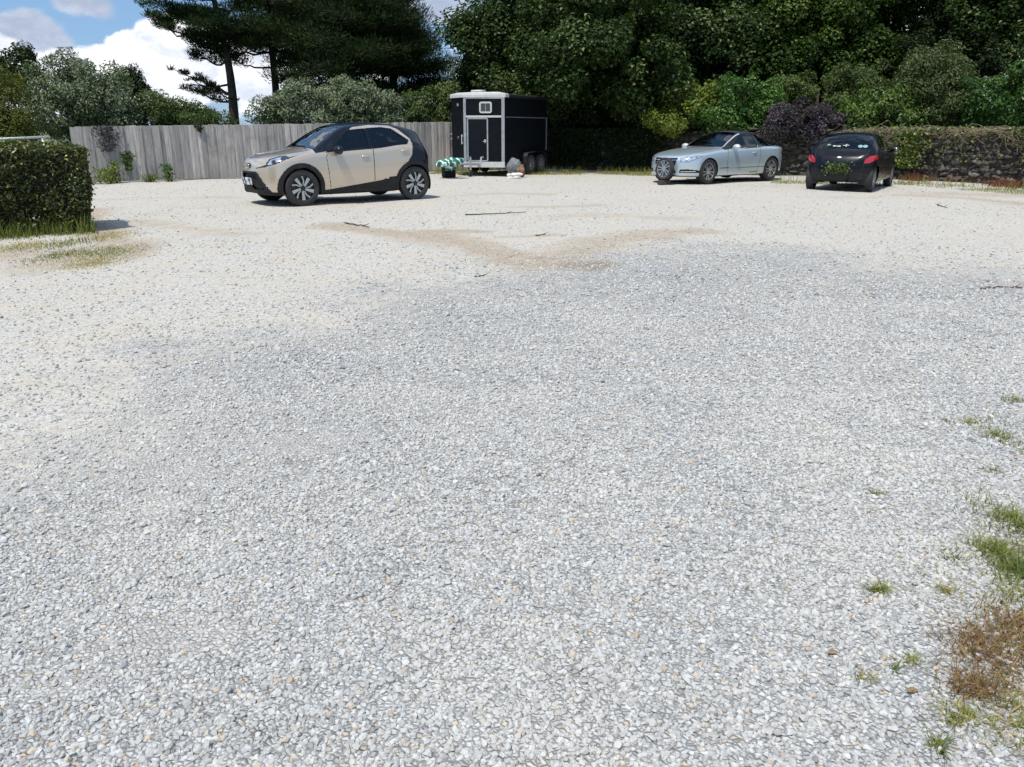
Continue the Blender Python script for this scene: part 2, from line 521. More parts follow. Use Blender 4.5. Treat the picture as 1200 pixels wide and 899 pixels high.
# ------------------------------------------------------------------ ground
FRESH = [(-400, 640), (0, 560), (133, 500), (183, 450), (267, 402), (400, 372), (483, 345), (533, 331), (573, 318), (667, 311), (700, 295), (800, 289),
         (880, 290), (950, 300), (1050, 312), (1200, 323), (1500, 350)]
FW = [tuple(gp(*p)) for p in FRESH] + [(9., .4), (9., -14.), (-9., -14.)]
def ell(cx, cy, rx, ry):
    c = gp(cx, cy); Z = c[1]*CP+CH*SP
    return c, rx*Z/F, abs(gp(cx, cy-ry)[1]-gp(cx, cy+ry)[1])/2
PACK = [(ell(355, 522, 80, 16), .95), (ell(190, 745, 120, 34), .9), (ell(60, 800, 90, 25), .7), (ell(230, 560, 140, 16), .6), (ell(700, 560, 220, 16), .22), (ell(420, 470, 120, 14), .3)]
DIRT = [(ell(255, 272, 40, 6), .5), (ell(120, 268, 30, 8), .65), (ell(185, 250, 35, 5), .35),
        (ell(330, 265, 60, 6), .2), (ell(410, 240, 110, 5), .3), (ell(105, 298, 60, 18), 1.), (ell(25, 296, 70, 10), .8), (ell(1140, 228, 90, 4), .6), (ell(1190, 238, 40, 4), .45), (ell(1000, 232, 80, 2.5), .4), (ell(890, 218, 40, 2.5), .4), (ell(1175, 770, 60, 60), .8), (ell(1200, 660, 50, 70), .8), (ell(1190, 850, 60, 50), .6),
        (ell(180, 225, 90, 3), .25), (ell(250, 232, 40, 2.5), .5), (ell(230, 243, 60, 3.), .4), (ell(320, 250, 60, 3.), .35)]
BANDS = [([tuple(gp(*p)) for p in pl], w, k) for pl, w, k in (
    ([(395, 266), (450, 271), (500, 277), (545, 285), (575, 294), (610, 303), (650, 309), (690, 311)], .50, .95), ([(650, 306), (680, 293), (705, 282), (760, 276), (820, 273)], .55, .75),
    ([(500, 270), (530, 269.5), (565, 271)], .22, 1.), ([(600, 243), (650, 243.5), (700, 241)], .30, .6), ([(550, 229), (600, 227), (640, 229)], .35, .6), ([(660, 254), (720, 252), (790, 256)], .5, .5),
    ([(590, 278), (625, 277), (650, 275)], .20, .8), ([(110, 262), (150, 258), (210, 266), (280, 275)], .35, .55), ([(100, 235), (170, 232), (240, 231)], .4, .4), ([(150, 300), (140, 285), (108, 262), (106, 245)], .40, .8),
    ([(1060, 229), (1130, 232), (1210, 239)], .45, .7), ([(400, 238), (330, 247), (250, 244)], .3, .35), ([(520, 236), (580, 239)], .3, .35))]
def masks(x, y):
    """fresh loose gravel, packed fines and bare dirt at ground positions"""
    wob = .35*np.sin(1.3*x+2.1*y)+.2*np.sin(3.1*x-1.7*y+1)+.12*np.sin(6.3*x+4.4*y)
    d = edgedist(x, y, FW); ins = inpoly(x, y, FW); sd = np.where(ins, d, -d)+wob*.8
    fresh = np.clip(.5+sd/2.7, 0, 1)
    def acc(lst):
        m = np.zeros(np.shape(x))
        for (c, a, b), w in lst:
            q = np.hypot((x-c[0])/a, (y-c[1])/b)+wob*.35
            m = np.maximum(m, w*np.clip(1.35-q, 0, 1)**.8)
        return m
    dirt = acc(DIRT)
    w2 = .45*np.sin(2.2*x-1.3*y+.4)+.35*np.sin(4.7*x+3.1*y)+.2*np.sin(9.*x-5.*y)
    for poly, w, k in BANDS:
        dirt = np.maximum(dirt, k*np.clip(1.25-edgedist(x, y, poly, False)/(w*(1+.5*w2)), 0, 1)**.7)
    return fresh, acc(PACK), dirt
def ground():
    xs = np.concatenate([-np.geomspace(900, 24, 16), np.arange(-22, 22.01, .11), np.geomspace(24, 900, 16)])
    ys = np.concatenate([-np.geomspace(300, 9, 10), np.arange(-8, -.01, .3), np.arange(0, 36, .11), np.geomspace(37, 1800, 20)])
    X, Y = np.meshgrid(xs, ys); Z = gh(X, Y)*np.clip((60-np.hypot(X, Y))/20, 0, 1)
    n, m = X.shape
    V = np.stack([X, Y, Z], -1).reshape(-1, 3)
    i = (np.arange(n-1)[:, None]*m+np.arange(m-1)[None]).ravel()
    Fc = np.stack([i, i+1, i+m+1, i+m], 1)
    fr, pk, dt = masks(V[:, 0], V[:, 1])
    # rough grass outside the yard: beyond the fence, the wall and the hedge
    yard = [(-12.6, 23.2), (-2.2, 29.6), (1.5, 31.2), (4.2, 29.4), (11.8, 25), (13.4, 21.6), (16.5, 14), (18, 4), (18, -12), (-18, -12), (-18, 6), (-8.2, 10.9), (-6.5, 12.4), (-9, 14.5)]
    gx = np.where(inpoly(V[:, 0], V[:, 1], yard), 0., 1.)*np.clip(edgedist(V[:, 0], V[:, 1], yard)/.5, 0, 1)
    t = NT('gravel_ground'); vec = t.obj(); fr_, pk_, dt_, gr_ = t.attr('fresh'), t.attr('packed'), t.attr('dirt'), t.attr('green')
    edge = t.noise(2.6, 6, .7, vec)
    fine = t.noise(14, 5, .7, vec)
    sm = lambda v, a, b: t.n('ShaderNodeMapRange', _interpolation_type='SMOOTHSTEP', Value=v, **{'1': a, '2': b}).outputs[0]
    e2 = t.math('ADD', t.math('MULTIPLY', edge, .9), t.math('MULTIPLY', fine, .6))     # mean .75
    fmask = sm(t.math('ADD', fr_, t.math('SUBTRACT', e2, .75)), .25, .80)
    pmask = t.math('MULTIPLY', sm(t.math('ADD', pk_, t.math('SUBTRACT', e2, .75)), .2, .75), fmask)
    dmask = sm(t.math('ADD', dt_, t.math('MULTIPLY', t.math('SUBTRACT', e2, .75), 1.2)), .14, .92)
    # stones: cells with a random shade each
    def cells(scale, jit=1.):
        v = t.n('ShaderNodeTexVoronoi', Vector=vec, Scale=scale, Randomness=jit); v.feature = 'F1'
        e = t.n('ShaderNodeTexVoronoi', Vector=vec, Scale=scale, Randomness=jit); e.feature = 'DISTANCE_TO_EDGE'
        return t.n('ShaderNodeSeparateColor', Color=v.outputs['Color']).outputs, e.outputs[0]
    c1, e1 = cells(58.)
    c2, e3 = cells(85.)
    stone = t.ramp(c1[0], [(0., (.20, .202, .20)), (.12, (.36, .364, .362)), (.5, (.472, .478, .476)), (.85, (.545, .55, .545)), (1., (.65, .65, .64))])
    stone = t.mix(t.math('GREATER_THAN', c1[1], .95), stone, (.50, .41, .30))
    gap = t.ramp(e1, [(0., .55), (.06, .80), (.14, 1.)])
    mott = t.ramp(t.noise(5.5, 5, .72, vec), [(.3, .82), (.7, 1.12)])
    stone = t.mix(t.ramp(t.noise(.9, 5, .65, vec), [(.38, .05), (.68, .62)]), stone, (.55, .53, .49))
    stone = t.mix(1., t.mix(1., stone, gap, 'MULTIPLY'), mott, 'MULTIPLY')
    stone = t.mix(1., stone, (1.02, 1.02, 1.005), 'MULTIPLY')
    fcol = t.ramp(t.noise(60, 4, .75, vec), [(.25, (.30, .275, .235)), (.5, (.465, .44, .39)), (.75, (.585, .56, .51))])
    chip = t.ramp(c2[0], [(0., (.15, .14, .125)), (.22, (.34, .325, .30)), (.75, (.53, .52, .49)), (1., (.68, .67, .64))])
    fcol = t.mix(t.ramp(fine, [(.35, .25), (.65, .85)]), fcol, chip)
    dark = t.ramp(t.noise(23, 5, .8, vec), [(.33, .36), (.46, 1.)])
    fcol = t.mix(1., fcol, dark, 'MULTIPLY')
    fcol = t.mix(t.ramp(t.noise(1.4, 4, .6, vec), [(.35, 0.), (.7, .55)]), fcol, (.47, .41, .315))
    dust = t.mix(t.ramp(c2[1], [(.5, 0.), (.8, .6)]), (.50, .475, .44), stone)
    dcol = t.mix(t.ramp(t.noise(7, 5, .7, vec), [(.3, 0.), (.7, 1.)]), (.18, .13, .08), (.37, .275, .165))
    dcol = t.mix(t.math('MULTIPLY', t.math('GREATER_THAN', c2[1], .60), .7), dcol, (.50, .47, .42))
    c = t.mix(fmask, fcol, stone); c = t.mix(t.math('MULTIPLY', pmask, .75), c, dust); c = t.mix(t.math('MULTIPLY', dmask, .85), c, dcol)
    green = t.mix(t.noise(9, 4, .7, vec), (.03, .045, .012), (.10, .12, .035))
    c = t.mix(t.math('MULTIPLY', gr_, t.ramp(edge, [(.3, .8), (.5, 1.)])), c, green)
    h = t.math('ADD', t.math('MULTIPLY', t.math('MINIMUM', e1, .3), t.math('ADD', t.math('MULTIPLY', fmask, 1.), .12)), t.math('MULTIPLY', fine, .12))
    h = t.math('ADD', h, t.math('MULTIPLY', t.math('MULTIPLY', c1[2], fmask), .25))
    t.bsdf(Base__Color=c, Roughness=.85, Specular__IOR__Level=.25, Normal=t.bump(h, .85, .03))
    o = mesh('ground', V, Fc, t.m, None, True, None, {'fresh': fr, 'packed': pk, 'dirt': dt, 'green': gx})
    tag(o, kind='structure')
ground()

def gravel():
    """loose crushed stones lying on the near part of the yard"""
    r = np.random.default_rng(11)
    ico_v = np.array([[0, -.526, .851], [0, .526, .851], [0, -.526, -.851], [0, .526, -.851], [-.526, .851, 0], [.526, .851, 0], [-.526, -.851, 0], [.526, -.851, 0], [.851, 0, -.526], [.851, 0, .526], [-.851, 0, -.526], [-.851, 0, .526]])
    ico_f = np.array([[0, 9, 1], [0, 1, 11], [1, 4, 11], [1, 5, 4], [1, 9, 5], [9, 8, 5], [8, 3, 5], [8, 2, 3], [8, 7, 2], [7, 6, 2], [7, 0, 6], [0, 11, 6], [0, 7, 9], [11, 10, 6], [11, 4, 10], [4, 3, 10], [5, 3, 4], [3, 2, 10], [6, 10, 2], [9, 7, 8]])
    a, b = ico_v[ico_f[0, 0]], ico_v[ico_f[0, 1]]
    if np.cross(ico_v[ico_f[0, 1]]-a, ico_v[ico_f[0, 2]]-a) @ (ico_v[ico_f[0]].mean(0)) < 0: ico_f = ico_f[:, ::-1]
    PV, PF, PA = [], [], []; base = 0
    for (d0, d1, dens, s0) in ((.55, 2.8, 6400, .0074), (2.8, 4.6, 4700, .0079), (4.6, 7.2, 2500, .0090), (7.2, 11., 1000, .0105), (11., 16., 300, .012), (16., 28., 70, .013)):
        wd = .68*d1+1.3; n = int(dens*2*wd*(d1-d0))
        x = (r.random(n)*2-1)*wd; y = d0+(d1-d0)*r.random(n)
        k = np.abs(x) < .68*y+1.3; x, y = x[k], y[k]
        fr, pk, dt = masks(x, y)
        cl = .5+.5*np.sin(2.3*x+1.1*y+.7)*np.sin(1.9*y-2.7*x)         # heaps and thin places
        p = (fr**1.2)*(1-.80*pk)*(1-.55*dt)*(.88+.12*cl)+.16*(1-fr)*(1-.6*dt)
        k = r.random(len(x)) < p; x, y, fr, pk = x[k], y[k], fr[k], pk[k]
        n = len(x)
        # a random rotation per stone
        q = unit(r.normal(size=(n, 4))); w_, a_, b_, c_ = q.T
        R = np.stack([1-2*(b_*b_+c_*c_), 2*(a_*b_-w_*c_), 2*(a_*c_+w_*b_), 2*(a_*b_+w_*c_), 1-2*(a_*a_+c_*c_), 2*(b_*c_-w_*a_), 2*(a_*c_-w_*b_), 2*(b_*c_+w_*a_), 1-2*(a_*a_+b_*b_)], 1).reshape(n, 3, 3)
        sh = ico_v[None]*(1+.19*r.normal(size=(n, 12, 1)).clip(-1.7, 1.7))*np.stack([.85+.5*r.random(n), .75+.4*r.random(n), .6+.4*r.random(n)], 1)[:, None]
        s = s0*np.exp(.24*r.normal(size=n)).clip(.55, 1.75)
        V = np.einsum('nij,nkj->nki', R, sh)*s[:, None, None]
        V[:, :, 2] *= .85
        z = gh(x, y)+s*(.10+.75*r.random(n))-.004
        V += np.stack([x, y, z], 1)[:, None]
        PV.append(V.reshape(-1, 3)); PF.append((np.arange(n)[:, None, None]*12+ico_f[None]).reshape(-1, 3)+base); base += n*12
        PA.append(np.repeat(r.random(n), 12))
    t = NT('gravel_stone'); vec = t.obj()
    c = t.ramp(t.attr('rnd'), [(0., (.18, .181, .178)), (.09, (.29, .294, .293)), (.35, (.355, .360, .358)), (.70, (.430, .436, .434)), (.93, (.54, .544, .538)), (.95, (.47, .41, .33)), (.975, (.45, .34, .24)), (.987, (.30, .205, .145)), (1., (.56, .55, .53))])
    c = t.mix(t.ramp(t.noise(110, 3, .6, vec), [(.35, 0.), (.7, .25)]), c, (.56, .55, .52))
    c = t.mix(t.ramp(t.noise(.9, 5, .65, vec), [(.38, .05), (.68, .62)]), c, (.525, .505, .465))
    c = t.mix(1., c, (.985, .985, .98), 'MULTIPLY')
    t.bsdf(Base__Color=c, Roughness=.75, Specular__IOR__Level=.3)
    o = mesh('gravel', np.concatenate(PV), np.concatenate(PF), t.m, None, False, None, {'rnd': np.concatenate(PA)})
    tag(o, 'loose grey crushed stone chippings covering the near part of the yard', 'gravel', kind='stuff')
    print('stones', base//12, flush=True)
gravel()
# ------------------------------------------------------------------ fence
def fence():
    r = np.random.default_rng(3)
    A = np.array([*gp(92, 215.5)]); B = np.array([*gp(527, 200.5)])
    d = unit(B-A); L = np.linalg.norm(B-A)+3.2; L0 = np.linalg.norm(B-A)
    nrm = np.array([d[1], -d[0]])
    if nrm @ (-A) < 0: nrm = -nrm
    hA = wp(92, 148.5, A[1])[2]; hB = wp(527, 143., B[1])[2]
    root = thing('plank_fence', 'long weathered grey fence of upright wooden boards', 'fence', (A[0], A[1], 0))
    ang = math.atan2(d[1], d[0]); R = np.c_[np.array([*d, 0]), np.array([-d[1], d[0], 0]), np.array([0, 0, 1.])]
    front = 1. if (np.array([-d[1], d[0]]) @ nrm) > 0 else -1.
    mb = MB(); u = 0.; i = 0; rn = []
    while u < L:
        w = r.uniform(.125, .155)
        top = hA+(hB-hA)*(u+w/2)/L0+r.normal()*.008
        c = d*(u+w/2)
        off = front*(.020 if i % 2 else 0.)+r.normal()*.004
        cc = np.array([c[0]-d[1]*off, c[1]+d[0]*off, 0])
        h = (top-.03)/2
        tilt = Ry(r.normal()*.004) @ Rz(r.normal()*.03)
        n0 = mb.n
        mb.box(cc+np.array([0, 0, .03+h]), (w/2+.004, .010, h), R @ tilt, bev=.003)
        rn += [r.random()]*(mb.n-n0)
        u += w-.012; i += 1
    t = NT('weathered_board'); vec = t.obj(); rv = t.attr('rnd')
    mp = t.n('ShaderNodeMapping', Vector=vec, Scale=(9., 9., .55))
    add = t.n('ShaderNodeVectorMath', _operation='ADD'); t.set(add.inputs[0], mp.outputs[0])
    cv = t.n('ShaderNodeCombineXYZ', X=t.math('MULTIPLY', rv, 37.), Y=0., Z=t.math('MULTIPLY', rv, 11.)); t.set(add.inputs[1], cv.outputs[0])
    g = t.noise(3.2, 7, .68, add.outputs[0])
    c = t.ramp(g, [(.26, (.16, .15, .14)), (.42, (.33, .313, .297)), (.58, (.46, .44, .418)), (.75, (.62, .592, .565))])
    c = t.mix(1., c, t.ramp(rv, [(0., (.62, .62, .64)), (.4, (.86, .85, .84)), (.8, (1.02, 1.0, .97)), (1., (1.35, 1.33, 1.30))]), 'MULTIPLY')
    sep = t.n('ShaderNodeSeparateXYZ', Vector=vec)
    st = t.noise(1.1, 5, .7, vec)
    c = t.mix(t.math('MULTIPLY', t.ramp(st, [(.52, 0.), (.72, .55)]), 1.), c, (.15, .14, .12))
    low = t.n('ShaderNodeMapRange', Value=sep.outputs[2], **{'1': .45, '2': .05, '3': 0., '4': .55}).outputs[0]
    c = t.mix(t.math('MULTIPLY', low, st), c, (.17, .165, .12))
    t.bsdf(Base__Color=c, Roughness=.85, Specular__IOR__Level=.2, Normal=t.bump(g, .5, .01))
    o = mb.build('boards', t.m, root)
    at = o.data.attributes.new('rnd', 'FLOAT', 'POINT'); at.data.foreach_set('value', np.array(rn, np.float32))
    wd = M('fence_timber', (.26, .24, .21), .85, var=.3, vscale=7)
    for hz in (.3, .82, 1.3):
        m2 = MB(); c = d*(L/2); off = -front*.045
        m2.box((c[0]-d[1]*off, c[1]+d[0]*off, hz), (L/2, .03, .045), R, bev=.004); m2.build('rail', wd, root)
    for k in range(int(L/2.4)+1):
        m2 = MB(); c = d*(.1+k*2.4); off = -front*.13
        hh = hA+(hB-hA)*(k*2.4)/L0-.08
        m2.box((c[0]-d[1]*off, c[1]+d[0]*off, hh/2-.1), (.05, .05, hh/2+.1), R, bev=.006); m2.build('post', wd, root)
    m2 = MB(); c = d*(L/2); off = front*.03
    return A, d, nrm, L
FA, FD, FN, FL = fence()

# ------------------------------------------------------------------ leaves
GREEN_SYC = leafmat('sycamore_leaf', [(0., (.005, .013, .002)), (.5, (.015, .035, .006)), (.76, (.046, .085, .018)), (1., (.16, .20, .085))], .5, .16, .16)
GREEN_SYC2 = leafmat('sycamore_leaf_fresh', [(0., (.006, .018, .002)), (.5, (.020, .047, .005)), (.76, (.060, .11, .015)), (1., (.16, .21, .06))], .5, .16, .2)
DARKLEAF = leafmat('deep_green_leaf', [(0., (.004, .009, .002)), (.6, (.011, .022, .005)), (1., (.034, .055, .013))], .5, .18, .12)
PINE = leafmat('pine_needle', [(0., (.008, .017, .007)), (.55, (.018, .036, .011)), (1., (.045, .068, .018))], .6, .12, .08)
SILVER = leafmat('silver_leaf', [(0., (.020, .038, .010)), (.5, (.062, .098, .020)), (.66, (.13, .17, .05)), (.80, (.32, .36, .25)), (1., (.62, .64, .55))], .55, .3, .15, back=(.17, .21, .12))
OLIVE = leafmat('olive_leaf', [(0., (.022, .040, .007)), (.5, (.060, .095, .018)), (1., (.14, .19, .050))], .5, .35, .25)
YELLOWG = leafmat('yellow_green_leaf', [(0., (.045, .075, .008)), (.5, (.12, .17, .020)), (1., (.26, .30, .040))], .5, .35, .3)
BRIGHT = leafmat('bright_green_leaf', [(0., (.018, .055, .006)), (.5, (.042, .115, .012)), (1., (.10, .20, .030))], .42, .5, .25)
GOLD = leafmat('golden_conifer_leaf', [(0., (.04, .055, .007)), (.5, (.10, .12, .014)), (1., (.20, .20, .03))], .6, .3, .2)
PURPLE = leafmat('purple_blossom', [(0., (.020, .030, .012)), (.35, (.045, .040, .040)), (.6, (.085, .066, .085)), (1., (.19, .155, .19))], .7, .2, .2, (.2, .12, .2))
HEDGE = leafmat('hedge_leaf', [(0., (.014, .022, .005)), (.45, (.040, .058, .010)), (.72, (.095, .110, .018)), (.92, (.20, .19, .035)), (1., (.30, .25, .08))], .38, .55, .2)
IVY = leafmat('ivy_leaf', [(0., (.020, .042, .008)), (.5, (.060, .095, .014)), (.85, (.17, .20, .030)), (1., (.27, .27, .06))], .42, .5, .18)
BARK = M('bark', (.060, .048, .038), .9, var=.4, vscale=5, bump=.6, bscale=18)
PBARK = M('pine_bark', (.040, .030, .026), .9, var=.45, vscale=4, bump=.6, bscale=14)
STEM = M('shrub_stem', (.085, .065, .045), .85, var=.3, vscale=9)

# ------------------------------------------------------------------ big trees behind the wall
G_SYC = 'broadleaf trees behind the wall'
tree('sycamore_tree', 'dark broadleaf tree overhanging the black horse trailer', 'tree', (wp(632, 150, 34.6)[0], 34.6), 9, .27,
     [E(575, 62, 52, 58, 34, 2.6), E(640, 25, 85, 58, 34, 3.2), E(700, 62, 62, 54, 32.2, 3.0), E(640, -60, 100, 60, 34.5, 3.2), E(668, 96, 52, 34, 31.6, 2.4), E(715, 118, 34, 30, 30.6, 1.5), E(680, 72, 72, 40, 29.3, 2.0), E(748, 84, 48, 36, 29.3, 1.6), E(700, 20, 90, 40, 29.5, 2.), E(560, 100, 26, 26, 33.5, 1.6), E(548, 70, 26, 40, 34.5, 1.6), E(545, 112, 24, 20, 34, 1.2)],
     300, 105000, .135, .115, GREEN_SYC, BARK, 21, G_SYC, limbs=22, rs=(.35, .95), upb=.8, jit=.6)
tree('sycamore_tree', 'broadleaf tree rising behind the silver convertible', 'tree', (wp(800, 150, 35.5)[0], 35.5), 9, .27,
     [E(790, 40, 75, 62, 35, 3.), E(740, 90, 42, 40, 33, 2.), E(850, 62, 60, 55, 34.5, 2.6), E(800, -55, 90, 50, 35.5, 3.), E(775, 108, 45, 28, 33.4, 1.6)],
     230, 85000, .135, .115, GREEN_SYC, BARK, 22, G_SYC, limbs=20, rs=(.35, .95), upb=.8, jit=.6)
tree('sycamore_tree', 'broadleaf tree rising above the purple flowering shrub', 'tree', (wp(950, 150, 35)[0], 35), 9, .25,
     [E(930, 42, 80, 58, 34.5, 2.8), E(1000, 25, 62, 55, 34.2, 2.6), E(905, 78, 40, 30, 33.2, 1.6), E(985, 78, 62, 34, 33.6, 2.), E(960, -55, 100, 50, 35, 3.)],
     230, 85000, .13, .11, GREEN_SYC2, BARK, 23, G_SYC, limbs=20, rs=(.35, .95), upb=.8, jit=.6)
tree('sycamore_tree', 'dark broadleaf tree at the far right above the ivy topped wall', 'tree', (wp(1140, 150, 33.5)[0], 33.5), 9, .27,
     [E(1115, 30, 62, 62, 33.5, 2.6), E(1195, 40, 72, 75, 33, 2.8), E(1280, 40, 80, 80, 33.5, 2.8), E(1160, -60, 110, 50, 34, 3.), E(1195, 95, 60, 45, 32.5, 2.)],
     240, 85000, .13, .11, GREEN_SYC, BARK, 24, G_SYC, limbs=20, rs=(.35, .95), upb=.8, jit=.6)
G_BACK = 'trees in the dark second row'
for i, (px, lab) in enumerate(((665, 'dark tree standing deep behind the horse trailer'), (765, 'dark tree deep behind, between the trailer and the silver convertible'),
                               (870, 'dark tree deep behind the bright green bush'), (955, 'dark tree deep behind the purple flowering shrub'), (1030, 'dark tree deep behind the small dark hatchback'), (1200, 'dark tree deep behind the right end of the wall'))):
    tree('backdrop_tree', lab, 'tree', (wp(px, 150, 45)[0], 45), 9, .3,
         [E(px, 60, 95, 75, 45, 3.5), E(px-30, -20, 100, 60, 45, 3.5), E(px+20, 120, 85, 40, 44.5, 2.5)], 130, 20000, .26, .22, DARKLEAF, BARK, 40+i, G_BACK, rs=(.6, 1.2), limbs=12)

# ------------------------------------------------------------------ pines
def pine(label, base, H, tr, whorls, seed, dense, nneed, side=None, lean=(0, 0), airy=False, L=.21, W=.030):
    """whorls: list of (height, reach, number, pad size); branches with flat pads of needles"""
    r = np.random.default_rng(seed)
    root = thing('pine_tree', label, 'tree', (base[0], base[1], -.1), 0, 'pines beyond the fence')
    mb = MB(); tt = np.linspace(0, 1, 16)
    P = np.stack([lean[0]*tt**1.6+.12*np.sin(tt*7+seed), lean[1]*tt**1.6, H*tt], 1)
    mb.tube(P, tr*(1.1*np.exp(-tt*12)+1-.72*tt), 10)
    C, S = [], []
    for (h, reach, nb, pad) in whorls:
        a0 = r.random()*2*PI
        if airy: nb = max(2, int(nb*.7))
        for k in range(nb):
            a = a0+2*PI*k/nb+r.normal()*.3
            if side is not None and r.random() < .45: a = side+r.normal()*.5
            ln = reach*(r.uniform(.35, 1.25) if airy else r.uniform(.55, 1.1)); hh = h+r.normal()*(.5 if airy else .25)
            st = np.array([np.interp(hh/H, tt, P[:, q]) for q in range(3)])
            dirv = np.array([math.cos(a), math.sin(a), r.uniform(-.12, .42) if airy else r.uniform(-.08, .22)])
            e = st+dirv*ln+np.array([0, 0, .05*ln])
            q = bent(st, e, r, 9, -.06, .05); mb.tube(q, np.linspace(tr*.30*(.5+.5*reach/4), .018, 9), 6)
            npad = max(2, int(dense*ln))
            for j in range(npad):
                f = r.uniform(.35, 1.03); p = np.array([np.interp(f, np.linspace(0, 1, 9), q[:, m]) for m in range(3)]) if f <= 1 else e
                lat = np.array([-math.sin(a), math.cos(a), 0])*r.normal()*.22*ln*f
                c = p+lat+np.array([0, 0, r.uniform(.02, .25)])
                if np.linalg.norm(lat) > .25: mb.tube(bent(p, c, r, 4, -.03, .06), [.022, .018, .014, .008], 4)
                C.append(c); S.append(pad*r.uniform(.55, 1.15))
    C, S = np.array(C), np.array(S)
    V, Fc, k = needles(C, S, r, nneed, L, W)
    tint = np.clip(.45+.2*r.normal(size=nneed)+.13*r.normal(size=len(C))[k], 0, 1)
    mb.build('trunk', PBARK, root, True)
    mesh('crown', V, Fc, PINE, root, False, None, {'rnd': np.repeat(tint, 4)})
    return root
x1 = wp(276, 150, 38)[0]
pine('tall pine with a bare trunk and flat spreading boughs over the fence', (x1, 38), 9.6, .23,
     [(2.3, 2.2, 3, .10), (3.0, 2.6, 5, .26), (3.9, 3.1, 4, .48), (4.7, 3.5, 5, .55), (5.5, 3.7, 6, .6), (6.3, 3.5, 7, .65), (7.2, 3.2, 8, .7), (8.1, 2.8, 8, .75), (9.2, 2.2, 7, .75)], 5, 2.6, 52000, side=PI, lean=(-.6, .2), airy=True)

x2 = wp(322, 150, 40)[0]
pine('dark twin trunked pine behind the silver leaved shrub', (x2, 40), 10, .21,
     [(2.4, 1.6, 3, .12), (3.4, 2.2, 4, .45), (4.2, 3.0, 7, .75), (5., 3.5, 9, .9), (5.7, 3.5, 9, .9), (6.4, 3.4, 9, .9), (7.1, 3.2, 9, .9), (8.3, 2.8, 9, .9), (9.5, 2., 8, .9)], 6, 3.2, 70000, side=0., lean=(.5, .2), airy=True)
x3 = wp(400, 150, 39)[0]
pine('broad dense pine in the middle of the pine group', (x3, 39), 10, .30,
     [(1.6, 2.4, 7, .7), (2.4, 3.0, 8, .8), (3.2, 3.4, 9, .85), (4.1, 3.6, 10, .9), (5., 3.7, 12, 1.), (5.6, 3.6, 12, 1.), (6.3, 3.5, 12, 1.), (7.2, 3.2, 12, 1.), (8.6, 2.7, 9, .95), (9.8, 2., 8, .9)], 7, 5.0, 130000)
x4 = wp(466, 150, 41)[0]
pine('dense dark pine nearest the horse trailer, its right side sloping', (x4, 41), 8.2, .27,
     [(1.4, 2.6, 7, .7), (2.3, 2.9, 8, .8), (3.2, 2.9, 10, .9), (4.1, 2.9, 11, .9), (4.8, 2.7, 11, .9), (5.5, 2.1, 11, .85), (6.1, 1.6, 10, .8), (7., 1.1, 9, .75), (7.9, .6, 6, .6)], 8, 5.0, 85000)

# ------------------------------------------------------------------ shrubs beyond the fence
bush('silver_leaved_shrub', 'big silvery leaved shrub behind the left end of the fence', 'shrub',
     [E(85, 115, 52, 48, 27, 1.5), E(125, 120, 40, 42, 27.4, 1.3), E(60, 135, 34, 34, 26.6, 1.2), E(150, 135, 22, 26, 27.6, 1.)], 190, 26000, .13, .045, SILVER, STEM, 51, 'silver leaved shrubs', limbs=26, upb=.35, jit=1.1)
bush('silver_leaved_shrub', 'silvery leaved shrub above the fence behind the beige car', 'shrub',
     [E(375, 128, 72, 34, 31, 1.5), E(420, 125, 48, 32, 31.2, 1.3), E(330, 138, 40, 22, 31, 1.2), E(455, 135, 22, 20, 31.3, .9)], 190, 26000, .14, .048, SILVER, STEM, 52, 'silver leaved shrubs', limbs=26, upb=.35, jit=.9)
bush('yellow_conifer', 'golden green conifer at the left edge above the clipped hedge', 'tree',
     [E(-8, 120, 34, 52, 24, 1.2), E(5, 150, 26, 30, 23.8, 1.)], 110, 16000, .10, .035, GOLD, STEM, 53, None, limbs=16)
bush('leafy_tree', 'small dark leafy tree peeking out behind the golden conifer', 'tree',
     [E(15, 85, 26, 32, 31, 1.2), E(35, 110, 22, 26, 30.8, 1.1), E(-30, 80, 40, 40, 31, 1.4)], 70, 9000, .13, .085, DARKLEAF, STEM, 54, None, limbs=18)
bush('leafy_tree', 'slim dark evergreen poking up right of the silvery shrub', 'tree',
     [E(155, 92, 10, 18, 32, .6), E(158, 112, 14, 20, 32, .7)], 40, 5000, .12, .05, DARKLEAF, STEM, 55, None, limbs=10)
bush('willow_shrub', 'loose olive shrub over the fence left of the tall pine', 'shrub',
     [E(185, 133, 30, 22, 28.5, 1.1), E(215, 140, 30, 18, 28.7, 1.)], 80, 9000, .13, .04, OLIVE, STEM, 56, 'olive shrubs along the fence', limbs=24, upb=.3)
bush('willow_shrub', 'low olive shrub over the fence at the tall pine trunk', 'shrub',
     [E(248, 144, 24, 12, 29.5, .9), E(228, 138, 16, 12, 29.4, .8)], 50, 4500, .12, .04, OLIVE, STEM, 57, 'olive shrubs along the fence', limbs=18, upb=.3)
bush('willow_shrub', 'dull green shrub over the fence beside the horse trailer', 'shrub',
     [E(500, 130, 32, 26, 32, 1.2), E(470, 142, 24, 14, 31.8, 1.), E(528, 120, 20, 22, 33, 1.)], 90, 10000, .13, .06, OLIVE, STEM, 58, 'olive shrubs along the fence', limbs=20)
bush('willow_shrub', 'sunlit shrub just visible behind the rear of the horse trailer', 'shrub',
     [E(650, 128, 16, 14, 31.5, .7), E(600, 105, 30, 16, 32, .9)], 50, 5000, .13, .07, OLIVE, STEM, 59, 'olive shrubs along the fence', limbs=10)
